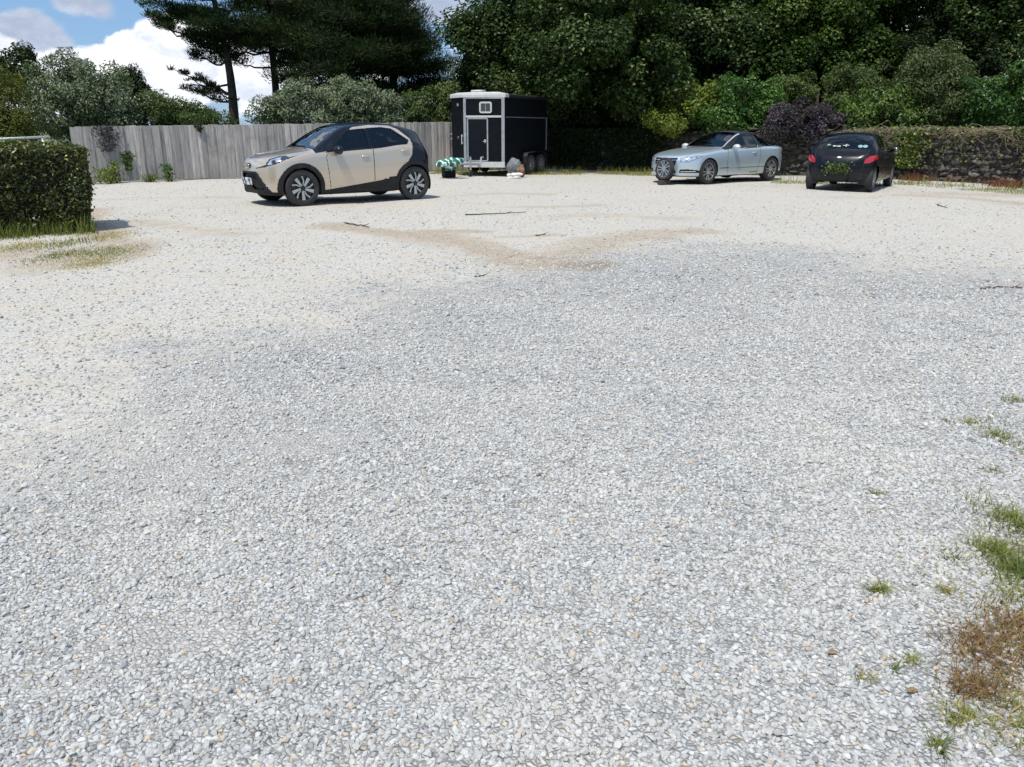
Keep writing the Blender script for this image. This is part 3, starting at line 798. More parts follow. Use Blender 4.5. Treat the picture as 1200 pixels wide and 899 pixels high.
# ------------------------------------------------------------------ shrubs on and behind the wall
bush('yellow_green_shrub', 'yellow green shrub leaning over the wall beside the silver convertible', 'shrub',
     [E(800, 128, 28, 22, 29.2, .9), E(780, 143, 20, 12, 28.8, .7), E(825, 118, 22, 18, 29.6, .9)], 80, 9000, .11, .07, YELLOWG, STEM, 61, None, limbs=14)
bush('bright_green_bush', 'glossy bright green bush above the wall behind the silver convertible', 'bush',
     [E(872, 118, 46, 34, 29, 1.2), E(850, 138, 40, 20, 28.6, 1.), E(898, 135, 30, 24, 28.8, 1.)], 120, 15000, .12, .06, BRIGHT, STEM, 62, None, limbs=14)
bush('lilac_shrub', 'purple flowering shrub spilling over the wall between two parked cars', 'shrub',
     [E(938, 140, 38, 22, 27.4, .9), E(975, 146, 22, 15, 27.2, .7), E(912, 150, 20, 14, 27.2, .6), E(955, 160, 26, 12, 27.0, .4)], 120, 15000, .075, .055, PURPLE, STEM, 63, None, limbs=18, rs=(.12, .3))
bush('rounded_shrub', 'dull green shrub directly above the purple flowering one', 'shrub',
     [E(960, 110, 40, 22, 30, 1.2), E(1000, 100, 34, 24, 30.4, 1.2), E(925, 108, 26, 18, 30.2, 1.)], 100, 11000, .11, .06, OLIVE, STEM, 64, None, limbs=12)
bush('yellow_green_bush', 'fresh green bush above the wall behind the dark hatchback', 'bush',
     [E(1030, 128, 38, 26, 28, 1.), E(1005, 142, 26, 14, 27.6, .8), E(1060, 140, 26, 16, 27.4, .8)], 100, 12000, .11, .065, leafmat('fresh_leaf', [(0., (.020, .050, .006)), (.5, (.055, .110, .014)), (1., (.15, .20, .035))], .45, .4, .25), STEM, 65, None, limbs=12)
bush('rounded_shrub', 'tall rounded olive shrub above the wall right of the dark hatchback', 'shrub',
     [E(1098, 98, 42, 42, 28, 1.3), E(1110, 130, 44, 24, 27.6, 1.2), E(1075, 85, 24, 24, 28.2, .9)], 150, 19000, .10, .045, leafmat('grey_olive_leaf', [(0., (.026, .045, .012)), (.5, (.065, .095, .028)), (1., (.14, .17, .06))], .5, .35, .2), STEM, 66, None, limbs=14)
bush('laurel_bush', 'dark glossy bush above the wall at the right edge', 'bush',
     [E(1170, 115, 42, 38, 26.5, 1.2), E(1220, 105, 46, 46, 26.5, 1.3), E(1275, 120, 50, 40, 26, 1.3)], 140, 17000, .13, .06, BRIGHT, STEM, 67, None, limbs=14, rbias=-.18)

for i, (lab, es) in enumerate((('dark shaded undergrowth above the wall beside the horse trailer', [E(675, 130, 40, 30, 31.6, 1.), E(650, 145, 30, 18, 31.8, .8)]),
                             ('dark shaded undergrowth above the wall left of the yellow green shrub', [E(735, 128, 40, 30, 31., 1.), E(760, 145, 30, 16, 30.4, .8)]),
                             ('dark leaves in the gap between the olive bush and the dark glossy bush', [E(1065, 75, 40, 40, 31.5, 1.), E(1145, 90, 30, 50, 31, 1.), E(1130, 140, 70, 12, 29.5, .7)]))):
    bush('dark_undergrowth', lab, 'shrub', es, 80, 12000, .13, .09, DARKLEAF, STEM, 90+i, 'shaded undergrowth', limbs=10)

# ------------------------------------------------------------------ clipped hedge
def hedge():
    r = np.random.default_rng(15)
    A = gp(104, 271.5); d = unit(gp(-120, 284)-A); L = 6.; D = 1.35; H = 1.235
    n = np.array([-d[1], d[0]])
    if n @ (-A) < 0: n = -n
    root = thing('clipped_hedge', 'square clipped hedge with small glossy leaves at the left edge', 'hedge', (A[0], A[1], 0))
    mb = MB(); R = np.c_[np.array([*d, 0]), np.array([*(-n), 0]), np.array([0, 0, 1.])]
    mb.box(R @ np.array([L/2+.08, D/2+.02, H/2-.03]), (L/2-.02, D/2-.07, H/2-.05), R)
    mb.build('twig_core', M('hedge_twigs', (.018, .015, .010), .9, var=.4, vscale=30), root)
    P, N = [], []
    def face(nn, fn, nv):
        q = fn(r.random((nn, 2))); P.append(q); N.append(np.broadcast_to(nv, (nn, 3)))
    face(15500, lambda u: np.c_[u[:, 0]*L, np.zeros(len(u)), u[:, 1]*H], (0, -1, 0.))
    face(9000, lambda u: np.c_[u[:, 0]*L, u[:, 1]*D, np.full(len(u), H)], (0, 0, 1.))
    face(4500, lambda u: np.c_[np.zeros(len(u)), u[:, 0]*D, u[:, 1]*H], (-1, 0, 0.))
    face(9000, lambda u: np.c_[u[:, 0]*L, np.full(len(u), D), u[:, 1]*H], (0, 1, 0.))
    P = np.concatenate(P); N = np.concatenate(N)
    # rounded arrises, an uneven clip
    bul = .03*np.sin(P[:, 0]*5.1+P[:, 2]*3)+.022*np.sin(P[:, 0]*11-P[:, 2]*9+P[:, 1]*7)
    dep = np.abs(r.normal(size=len(P)))*.055-.025
    k = r.random(len(P)) < .07; dep[k] -= .09*r.random(k.sum())**1.5; k = np.sin(P[:, 0]*6.3+1)*np.sin(P[:, 2]*7.1+P[:, 1]*5) > .75; dep[k] += .06
    P = P+N*(bul-dep)[:, None]
    e = np.minimum.reduce([np.abs(P[:, 0]), np.abs(P[:, 1]), np.abs(P[:, 1]-D)]); topc = np.clip(1-(H-P[:, 2])/.12, 0, 1)*np.clip(1-e/.12, 0, 1)
    P[:, 2] -= topc*.05
    Nn = unit(N*.55+np.array([0, 0, .45])+rdir(r, len(P))*.75)
    V, Fc = leaf_cards(P, Nn, .058, .034, r, .1)
    tint = np.clip(.44+.26*r.normal(size=len(P))+.18*(N[:, 2] > .5), 0, 1)  # leaves on top tinted lighter to look sunlit
    V[:, 0] -= .13*np.clip(V[:, 2]/H, 0, 1)*np.clip(1-V[:, 0]/1.5, 0, 1)
    mesh('foliage', V @ R.T, Fc, HEDGE, root, False, None, {'rnd': np.repeat(tint, 4)})
    return A, d, n, L
HA, HD, HN, HL = hedge()
def handrail():
    root = thing('pole_rail', 'pale metal pole rail behind the clipped hedge', 'railing', (0, 0, 0))
    y = 16.5; a = wp(-60, 165.6, y); b = wp(58, 160.3, y+.4); w = M('galvanised_white', (.42, .44, .45), .5, .3)
    o = a.copy(); o[2] = 0; root.location = o
    mb = MB(); mb.tube([a-o, b-o], .024, 10); mb.build('rail', w, root, True)
    for f in (.08, .93):
        p = a+(b-a)*f-o; mb = MB(); mb.tube([[p[0], p[1], -.1], p-np.array([0, 0, .03])], .03, 8); mb.build('post', w, root, True)
handrail()

# ------------------------------------------------------------------ rubble wall
WALL = np.array([[.2, 31.6], [4.4, 29.7], [8.2, 28.0], [11.7, 25.2], [13.5, 21.6], [15.8, 15.2]])
def along(poly, s):
    seg = np.linalg.norm(np.diff(poly, axis=0), axis=1); cs = np.r_[0, np.cumsum(seg)]
    p = np.stack([np.interp(s, cs, poly[:, i]) for i in (0, 1)], -1)
    i = np.clip(np.searchsorted(cs, s, 'right')-1, 0, len(seg)-1)
    t = (np.diff(poly, axis=0)/seg[:, None])[i]
    return p, t, cs[-1]
def smoothpoly(poly, n=120):
    # Chaikin
    P = poly
    for _ in range(3):
        Q = [P[0]]
        for a, b in zip(P[:-1], P[1:]): Q += [a*.75+b*.25, a*.25+b*.75]
        P = np.array(Q+[P[-1]])
    return P
WALLS = smoothpoly(WALL)
WL = along(WALLS, np.array([0.]))[2]
def wall():
    r = np.random.default_rng(31)
    root = thing('rubble_wall', 'old rubble stone wall with dark joints along the back of the yard', 'wall', (*WALL[0], 0))
    o = np.array([*WALL[0], 0]); mb = MB(); rn = []
    def top(s): return 1.33+.05*np.sin(s*.9)+.04*np.sin(s*2.3)
    z = -.1; row = 0
    while z < 1.42:
        h = r.uniform(.07, .17); s = r.uniform(-.2, 0)
        while s < WL:
            w = r.uniform(.10, .36)
            hh = h*r.uniform(.6, 1.45); sc = s+w/2
            if z+hh < top(sc)+.1:
                p, t, _ = along(WALLS, np.clip(np.array([sc]), 0, WL)); p, t = p[0], t[0]
                nn = np.array([t[1], -t[0]]); nn = nn if nn @ (-p) > 0 else -nn
                prot = r.uniform(-.06, .07); D = .16
                R = np.c_[np.array([*t, 0]), np.array([*(-nn), 0]), np.array([0, 0, 1.])]
                R = R @ Rz(r.normal()*.16) @ Ry(r.normal()*.17) @ Rx(r.normal()*.16)
                c = np.array([*(p-nn*(D-prot)), z+hh/2+r.normal()*.02])-o
                n0 = mb.n; mb.box(c, (w/2-.006, D, hh/2-.004), R, bev=min(.06, hh*.42))
                v = mb.V[-1]; v += r.normal(size=v.shape)*.014
                rn += [r.random()]*(mb.n-n0)
            s += w
        z += h*.97; row += 1
    t = NT('rubble_stone'); vec = t.obj(); rv = t.attr('rnd')
    c = t.ramp(rv, [(0., (.045, .038, .033)), (.3, (.085, .073, .065)), (.6, (.13, .112, .10)), (.85, (.17, .155, .145)), (1., (.32, .30, .28))])
    c = t.mix(t.ramp(t.noise(9, 6, .7, vec), [(.35, 0.), (.65, .8)]), c, (.075, .065, .058))
    c = t.mix(t.ramp(t.noise(22, 5, .7, vec), [(.6, 0.), (.72, .7)]), c, (.38, .37, .33))
    c = t.mix(t.ramp(t.noise(2.3, 5, .7, vec), [(.5, 0.), (.68, .6)]), c, (.055, .07, .028))
    t.bsdf(Base__Color=c, Roughness=.9, Specular__IOR__Level=.2, Normal=t.bump(t.noise(26, 6, .7, vec), .9, .03))
    ob = mb.build('stonework', t.m, root)
    at = ob.data.attributes.new('rnd', 'FLOAT', 'POINT'); at.data.foreach_set('value', np.array(rn, np.float32))
    # earth and mortar heart of the wall
    n = 60; ss = np.linspace(0, WL, n); p, t_, _ = along(WALLS, ss); nn = np.stack([t_[:, 1], -t_[:, 0]], 1); sg = np.sign((nn*-p).sum(1, keepdims=True)); nn *= sg
    f = p-nn*.06; b = p-nn*.62
    V = np.concatenate([np.c_[f, np.full(n, -.1)], np.c_[f, top(ss)-.06], np.c_[b, top(ss)-.06], np.c_[b, np.full(n, -.1)]])-o
    Fs = [(a*n+i, a*n+i+1, (a+1)*n+i+1, (a+1)*n+i) for a in range(3) for i in range(n-1)]+[(0, n, 2*n, 3*n), (n-1, 4*n-1, 3*n-1, 2*n-1)]
    mesh('wall_core', V, Fs, M('wall_earth', (.040, .034, .028), .95, var=.4, vscale=12), root)
wall()
def wall_growth():
    r = np.random.default_rng(32)
    def pts(n, s0, s1, z0, z1, off0, off1):
        s = s0+(s1-s0)*r.random(n); p, t, _ = along(WALLS, s); nn = np.stack([t[:, 1], -t[:, 0]], 1); nn *= np.sign((nn*-p).sum(1, keepdims=True))
        return np.c_[p+nn*(off0+(off1-off0)*r.random((n, 1))), z0+(z1-z0)*r.random(n)], np.c_[nn, np.zeros(n)], s
    # mat of ivy and dry stems along the top of the right-hand stretch
    sR = WL-12.2
    root = thing('ivy_mat', 'ivy and dry brown stems draped over the top of the right stretch of wall', 'ivy', (13., 23., 0)); o = np.array([13., 23., 0])
    P, N, s = pts(16000, sR, WL, 1.22, 1.50, -.6, .14)
    keep = r.random(len(P)) < np.clip(.45+.4*np.sin(s*1.9)+.35*np.sin(s*.7+1), .16, 1)
    hang = r.random(len(P)) < .15*np.clip(np.sin(s*1.3+.5), 0, 1)+.02
    P[hang, 2] = 1.3-r.random(hang.sum())**1.6*.75
    q, t, _ = along(WALLS, s[hang]); P[hang, :2] = q+N[hang, :2]*(.09+.07*r.random((hang.sum(), 1)))
    P, N = P[keep], N[keep]
    V, Fc = leaf_cards(P-o, unit(N*.5+np.array([0, 0, .6])+rdir(r, len(P))*.6), .085, .075, r, .1)
    mesh('ivy_leaves', V, Fc, IVY, root, False, None, {'rnd': np.repeat(np.clip(.5+.25*r.normal(size=len(P)), 0, 1), 4)})
    mb = MB()
    for i in range(1000):
        s0 = sR+(WL-sR)*r.random(); s1 = s0+r.normal()*.5
        p, t, _ = along(WALLS, np.clip(np.array([s0, s1]), 0, WL)); nn = np.stack([t[:, 1], -t[:, 0]], 1); nn *= np.sign((nn*-p).sum(1, keepdims=True))
        a = np.array([*(p[0]+nn[0]*r.uniform(-.35, .08)), 1.38+r.uniform(-.05, .10)]); dz = r.uniform(.05, .85)*r.random()**1.5
        b = np.array([*(p[1]+nn[1]*r.uniform(.08, .17)), 1.42-dz])
        mb.tube(bent(a-o, b-o, r, 6, .03, .14), np.linspace(.008, .003, 6), 4, cap=False)
    mb.build('dry_stems', M('dry_bramble', (.23, .185, .12), .9, var=.4, vscale=8), root)
    # creeper patches hanging down the face; the dark ivy is added for wall shade
    for lab, sa, z0, z1, wd, nl, mt in (('yellow green creeper hanging down the wall beside the hatchback bonnet', WL-10.35, .35, 1.35, .42, 1500, IVY),
                                   ('small leafy creeper on the wall between the silver convertible and the hatchback', 13.2-.9, .7, 1.3, .35, 700, BRIGHT),
                                   ('dark trailing ivy added to deepen the shade on the wall left of the silver convertible', 4.7, .15, 1.45, 1.6, 2200, DARKLEAF), ('dark ivy added to deepen the shade on the wall at the rear corner of the horse trailer', 2.2, .2, 1.45, 1.5, 2600, DARKLEAF)):
        n = nl; s = sa+wd*r.normal(size=n)*.5; p, t, _ = along(WALLS, np.clip(s, 0, WL)); nn = np.stack([t[:, 1], -t[:, 0]], 1); nn *= np.sign((nn*-p).sum(1, keepdims=True))
        P = np.c_[p+nn*(.08+.10*r.random((n, 1))), z1-(z1-z0)*r.random(n)**1.3]; o2 = np.array([p[0, 0], p[0, 1], 0]); N = np.c_[nn, np.zeros(n)]
        V, Fc = leaf_cards(P-o2, unit(N*.6+np.array([0, 0, .5])+rdir(r, n)*.6), .09, .075, r, .1)
        ob = mesh('creeper', V, Fc, mt, None, False, None, {'rnd': np.repeat(np.clip(.6+.25*r.normal(size=n), 0, 1), 4)}, loc=o2); tag(ob, lab, 'creeper', 'creepers on the wall')
wall_growth()

# ------------------------------------------------------------------ grass and weeds
GRASS = leafmat('grass_blade', [(0., (.060, .095, .014)), (.4, (.15, .185, .030)), (.7, (.27, .27, .06)), (.85, (.40, .33, .12)), (1., (.50, .38, .17))], .55, .35, .3, (.2, .25, .04))
DRY = leafmat('dry_grass', [(0., (.085, .050, .022)), (.4, (.20, .115, .045)), (.72, (.32, .21, .085)), (1., (.46, .36, .17))], .7, .2, .25, (.4, .25, .1))
def patch(n, cx, cy, rx, ry, r, sd=.45):
    """random ground points round a photograph position"""
    c, a, b = ell(cx, cy, rx, ry)
    q = r.normal(size=(n, 2))*sd; x, y = c[0]+q[:, 0]*a, c[1]+q[:, 1]*b
    return np.c_[x, y, gh(x, y)-.004]
def grass(name, label, lst, mat, seed, kind='stuff', cat='grass', group=None):
    """lst: (points, height, blade width, spread, tint mean)"""
    r = np.random.default_rng(seed); parts = []
    for P, H, w, sp, tm in lst:
        V, Fc, k = blades(P, H, r, sp, w)
        parts.append((V, Fc, np.repeat(np.clip(tm+.2*r.normal(size=len(P)), 0, 1), k)))
    V, Fc, A = join(parts); o = lst[0][0].mean(0)
    ob = mesh(name, V-o, Fc, mat, None, False, None, {'rnd': A}, loc=o)
    return tag(ob, label, cat, group, kind)
def strip(n, poly, r, w0, w1):
    poly = smoothpoly(np.array(poly)); L_ = along(poly, np.array([0.]))[2]
    s = r.random(n)*L_; cl = np.sin(s*2.1)*.5+np.sin(s*5.3+1)*.5; s = s[(r.random(n) < .55+.45*cl)]
    p, t, _ = along(poly, s); q = p+np.stack([t[:, 1], -t[:, 0]], 1)*(w0+(w1-w0)*r.random((len(s), 1)))
    return np.c_[q, gh(q[:, 0], q[:, 1])-.004]
r_ = np.random.default_rng(77)
verge = [gp(505, 203.5), gp(560, 204.2), gp(640, 204.2), gp(700, 204.6), gp(760, 206), gp(830, 207)]
grass('verge_grass', 'strip of yellowed grass along the foot of the shaded wall', [(strip(9000, verge, r_, -.8, .35), .10, .011, .5, .62), (strip(1600, verge, r_, -1.2, -.2), .26, .010, .4, .45)], GRASS, 71)
vr = [gp(905, 213.), gp(960, 214.5), gp(1060, 215), gp(1110, 219), gp(1160, 223), gp(1230, 229)]
grass('verge_grass', 'patchy grass along the foot of the sunlit wall at right', [(strip(6500, vr, r_, -.6, .55), .06, .010, .5, .55), (strip(700, vr, r_, -1., 0), .24, .009, .4, .5)], GRASS, 72)
grass('red_weeds', 'reddish dry weeds at the base of the wall right of the hatchback', [(np.concatenate([patch(900, 1125, 213, 30, 2.2, r_), patch(500, 1180, 219, 24, 3, r_), patch(300, 1072, 212, 14, 1.5, r_)]), .24, .012, .5, .15)],
      leafmat('red_weed', [(0., (.13, .035, .022)), (.5, (.22, .085, .045)), (1., (.33, .22, .10))], .7, .2, .2, (.3, .1, .06)), 73)
hb = [HA+HN*.12-HD*.1, HA+HN*.12+HD*2.2, HA+HN*.12+HD*5.]
grass('hedge_foot_grass', 'tall green grass and weeds along the foot of the clipped hedge',
      [(strip(2400, hb, r_, -.16, .28), .26, .010, .45, .22), (strip(1200, hb, r_, -.35, .35), .12, .010, .5, .4)], GRASS, 74)
grass('patch_grass', 'flat patch of green and straw coloured grass at the hedge corner',
      [(patch(1500, 122, 296, 40, 11, r_), .030, .007, 1.1, .50), (patch(1500, 108, 308, 40, 9, r_), .026, .007, 1.1, .90), (patch(1300, 128, 276, 34, 9, r_), .028, .007, 1.1, .92), (patch(500, 68, 300, 26, 11, r_), .04, .008, .9, .3), (patch(350, 155, 296, 24, 8, r_), .02, .006, 1.1, .55), (patch(900, 30, 288, 46, 8, r_), .045, .008, .9, .8), (patch(260, 85, 285, 30, 10, r_), .09, .008, .6, .4)], GRASS, 75)
TUFTS = [(1030, 695, 15, 5.5, 150, .06, .45, 'bright green grass tuft alone in the gravel, biggest of the lone tufts'),
         (1027, 578, 14, 3, 90, .035, .4, 'flat little green tuft in the gravel, farthest left of the upper tufts'),
         (1109, 696, 11, 5, 100, .05, .68, 'yellowish grass tuft left of the big green clump'),
         (1111, 493, 9, 2.5, 70, .035, .4, 'small low tuft left of the two upper right grass clumps'),
         (1139, 494, 11, 3.2, 110, .05, .6, 'brownish green tuft in the middle of the upper right clumps'),
         (1168, 509, 17, 6, 190, .065, .42, 'dense green tuft in front of the upper right clumps'),
         (1188, 470, 16, 4.5, 150, .07, .5, 'grass tuft at the right edge above the other clumps'),
         (1163, 549, 12, 4.5, 60, .06, .42, 'thin sparse tuft between the upper clumps and the big one'),
         (1117, 657, 11, 4, 60, .05, .15, 'dark green weed left of the big green clump'),
         (1190, 610, 14, 12, 220, .10, .45, 'grass clump at the right edge above the big green clump'),
         (1162, 645, 22, 9, 300, .09, .42, 'upper part of the big green grass clump at the right edge'),
         (1190, 670, 26, 22, 420, .12, .22, 'big lush green grass clump at the right edge'),
         (1012, 797, 8, 5, 60, .05, .62, 'small brown green tuft low in the gravel, left of the dry clumps'),
         (1048, 787, 6, 4, 40, .04, .15, 'tiny dark weed just right of the small brown green tuft'),
         (1070, 777, 12, 5, 70, .05, .55, 'sparse tuft left of the dry brown clump'),
         (1124, 845, 24, 14, 260, .06, .62, 'loose yellowing tuft below the dry brown clump'),
         (1098, 880, 6, 9, 60, .08, .30, 'slender upright weed near the bottom right corner'),
         (1085, 480, 5, 2, 30, .03, .4, 'tiny sprig of grass above the small low tuft')]
SPARSE = []
for i, (cx, cy, rx, ry, n, H, tm, lab) in enumerate(TUFTS):
    rr = np.random.default_rng(300+i); SPARSE.append((patch(int(n*.3), cx, cy, rx*1.7, ry*1.8, rr, .55), H*.35, .0034, 1.3, .72))
    grass('grass_tuft', lab, [(patch(int(n*.62), cx, cy, rx*1.05, ry*1.1, rr, .45), H*.62, .0036, 1.25, tm+.06)], GRASS, 310+i, None, 'grass tuft', 'grass tufts in the gravel')
SPARSE += [(patch(420, 1165, 740, 60, 90, r_, .5), .03, .0034, 1.3, .75), (patch(520, 1205, 630, 36, 60, r_, .5), .06, .0036, 1.1, .38), (patch(420, 1212, 720, 36, 70, r_, .5), .05, .0036, 1.2, .62), (patch(360, 1200, 850, 50, 60, r_, .5), .04, .0036, 1.2, .66), (patch(260, 1195, 520, 30, 50, r_, .5), .05, .004, 1.1, .45)]
grass('sparse_grass', 'thin scattered green and straw coloured blades among the weeds at the lower right', SPARSE, GRASS, 390)
for i, (cx, cy, rx, ry, n, H, lab) in enumerate(((1160, 770, 52, 36, 620, .042, 'dry brown grass clump at the lower right'), (1195, 742, 30, 32, 420, .045, 'dry russet grass at the right edge beside the brown clump'), (1140, 812, 30, 14, 260, .05, 'thin straw coloured stalks just below the dry brown clump'))):
    rr = np.random.default_rng(400+i)
    grass('dry_grass_clump', lab, [(patch(n, cx, cy, rx, ry, rr, .55), H, .0034, 1.3, .42)], DRY, 410+i, None, 'dry grass', 'dry grass clumps')
def weed(label, px, py, rx, h, n, seed, mat=OLIVE):
    r = np.random.default_rng(seed); c = gp(px, py); Z = c[1]*CP; a = rx*Z/F
    P = np.c_[r.normal(size=n)*a*.5, r.normal(size=n)*a*.4, (r.random(n)**.8)*h]
    root = thing('weed_plant', label, 'weed', (c[0], c[1], float(gh(*c))), 0, 'weeds growing against the fence')
    mb = MB()
    for k in range(9):
        e = P[r.integers(n)]; mb.tube(bent([e[0]*.3, e[1]*.3, -.03], e, r, 5, .02, .05), [.008, .007, .006, .005, .003], 4)
    mb.build('stems', STEM, root)
    V, Fc = leaf_cards(P, unit(rdir(r, n)*.8+np.array([0, -.2, .6])), .085, .05, r, .2)
    mesh('leaves', V, Fc, mat, root, False, None, {'rnd': np.repeat(np.clip(.6+.25*r.normal(size=n), 0, 1), 4)})
weed('leafy weed at the foot of the fence, largest on the left', 126, 215.5, 14, .42, 260, 1, YELLOWG)
weed('taller weed with a rounded head beside the largest fence weed', 137, 214.5, 7, .62, 150, 2, YELLOWG)
weed('low flat weed at the fence foot', 177, 213.5, 10, .2, 120, 3, OLIVE)
weed('upright bright green weed at the fence foot nearest the beige car', 198, 213, 7, .5, 200, 4, BRIGHT)
def fence_creeper(label, px, py0, py1, rx, n, seed, mat, L=.09):
    """climbing plant clinging to the boards; hangs from the top or climbs from a gap"""
    r = np.random.default_rng(seed)
    t = np.array([px-600, 0])/F
    # point on the fence line seen at this column
    a = FA; b = FD
    k = (px-600)/F*CP; k0 = (px-600)/F*(CH*SP-.75*SP)
    u = (k*a[1]+k0-a[0])/(b[0]-k*b[1]); p = a+b*u
    z0, z1 = wp(px, py0, p[1])[2], wp(px, py1, p[1])[2]; w = rx*p[1]*CP/F
    q = r.random(n)**1.2
    P = np.c_[(r.normal(size=n)*w*.5*(1-.5*q))[:, None]*b[None]+FN[None]*(.035+.06*r.random((n, 1))), z0+(z1-z0)*q]
    V, Fc = leaf_cards(P, unit(np.array([*FN, .5])+rdir(r, n)*.6), L, L*.6, r, .2)
    o = mesh('fence_creeper', V, Fc, mat, None, False, None, {'rnd': np.repeat(np.clip(.5+.25*r.normal(size=n), 0, 1), 4)}, loc=(p[0], p[1], 0))
    tag(o, label, 'creeper', 'creepers on the fence')
fence_creeper('withered dark creeper hanging over the left end of the fence', 127, 147.5, 178, 16, 330, 1, leafmat('withered_leaf', [(0., (.03, .028, .03)), (.6, (.09, .085, .09)), (1., (.17, .16, .15))], .8, .2, .1), .075)
fence_creeper('green creeper tuft growing through the fence boards', 148, 178, 200, 7, 130, 2, OLIVE)
fence_creeper('short dark trail of creeper over the fence top by the tall pine', 236, 146, 155, 5, 60, 3, DARKLEAF, .08)
# ------------------------------------------------------------------ cars
RUBBER = M('tyre_rubber', (.022, .022, .023), .8, var=.25, vscale=20, dirt=((.12, .11, .095), 9, .28))
BLACKP = M('black_plastic', (.012, .0125, .014), .6, 0., .3, var=.2, vscale=14, dirt=((.10, .095, .085), 5, .22))
DARKIN = M('cabin_trim', (.016, .016, .017), .8)
SEATM = M('seat_fabric', (.030, .030, .032), .85, var=.3, vscale=30)
CHROME = M('chrome', (.72, .73, .75), .12, 1.)
MACH = M('machined_alloy', (.50, .51, .52), .30, .85)
ALLOY = M('silver_alloy', (.50, .51, .52), .32, .8)
BRAKE = M('brake_metal', (.10, .10, .10), .5, .7)
RIMBLK = M('black_rim', (.012, .012, .013), .35)
GLASS = glass('car_glass', (.30, .37, .36))
WSCREEN = glass('clear_windscreen', (.72, .82, .86), 2.1)
MIRRORG = M('mirror_surface', (.22, .24, .25), .08, 1.)
GLASSD = glass('tinted_car_glass', (.10, .115, .12))
LAMPB = M('lamp_housing', (.02, .021, .024), .12, 0., .6, .8)
LENS = M('lamp_lens', (.60, .64, .70), .10, .7, .8, 1., var=.35, vscale=40)
REDLAMP = M('red_lamp', (.42, .012, .016), .12, 0., .6, 1., var=.25, vscale=30)
WHITEP = M('white_sticker', (.42, .44, .44), .6)

def interp(tab):
    """smooth monotone curve through (s, value) points"""
    x = np.array([p[0] for p in tab], float); y = np.array([p[1] for p in tab], float)
    h = np.diff(x); d = np.diff(y)/h; m = np.zeros(len(x))
    for i in range(1, len(x)-1):
        if d[i-1]*d[i] > 0:
            w1, w2 = 2*h[i]+h[i-1], h[i]+2*h[i-1]; m[i] = (w1+w2)/(w1/d[i-1]+w2/d[i])
    m[0], m[-1] = d[0], d[-1]
    def f(s):
        s = np.clip(s, x[0], x[-1]); i = np.clip(np.searchsorted(x, s, 'right')-1, 0, len(h)-1); t = (s-x[i])/h[i]
        return (2*t**3-3*t**2+1)*y[i]+(t**3-2*t**2+t)*h[i]*m[i]+(-2*t**3+3*t**2)*y[i+1]+(t**3-t**2)*h[i]*m[i+1]
    return f

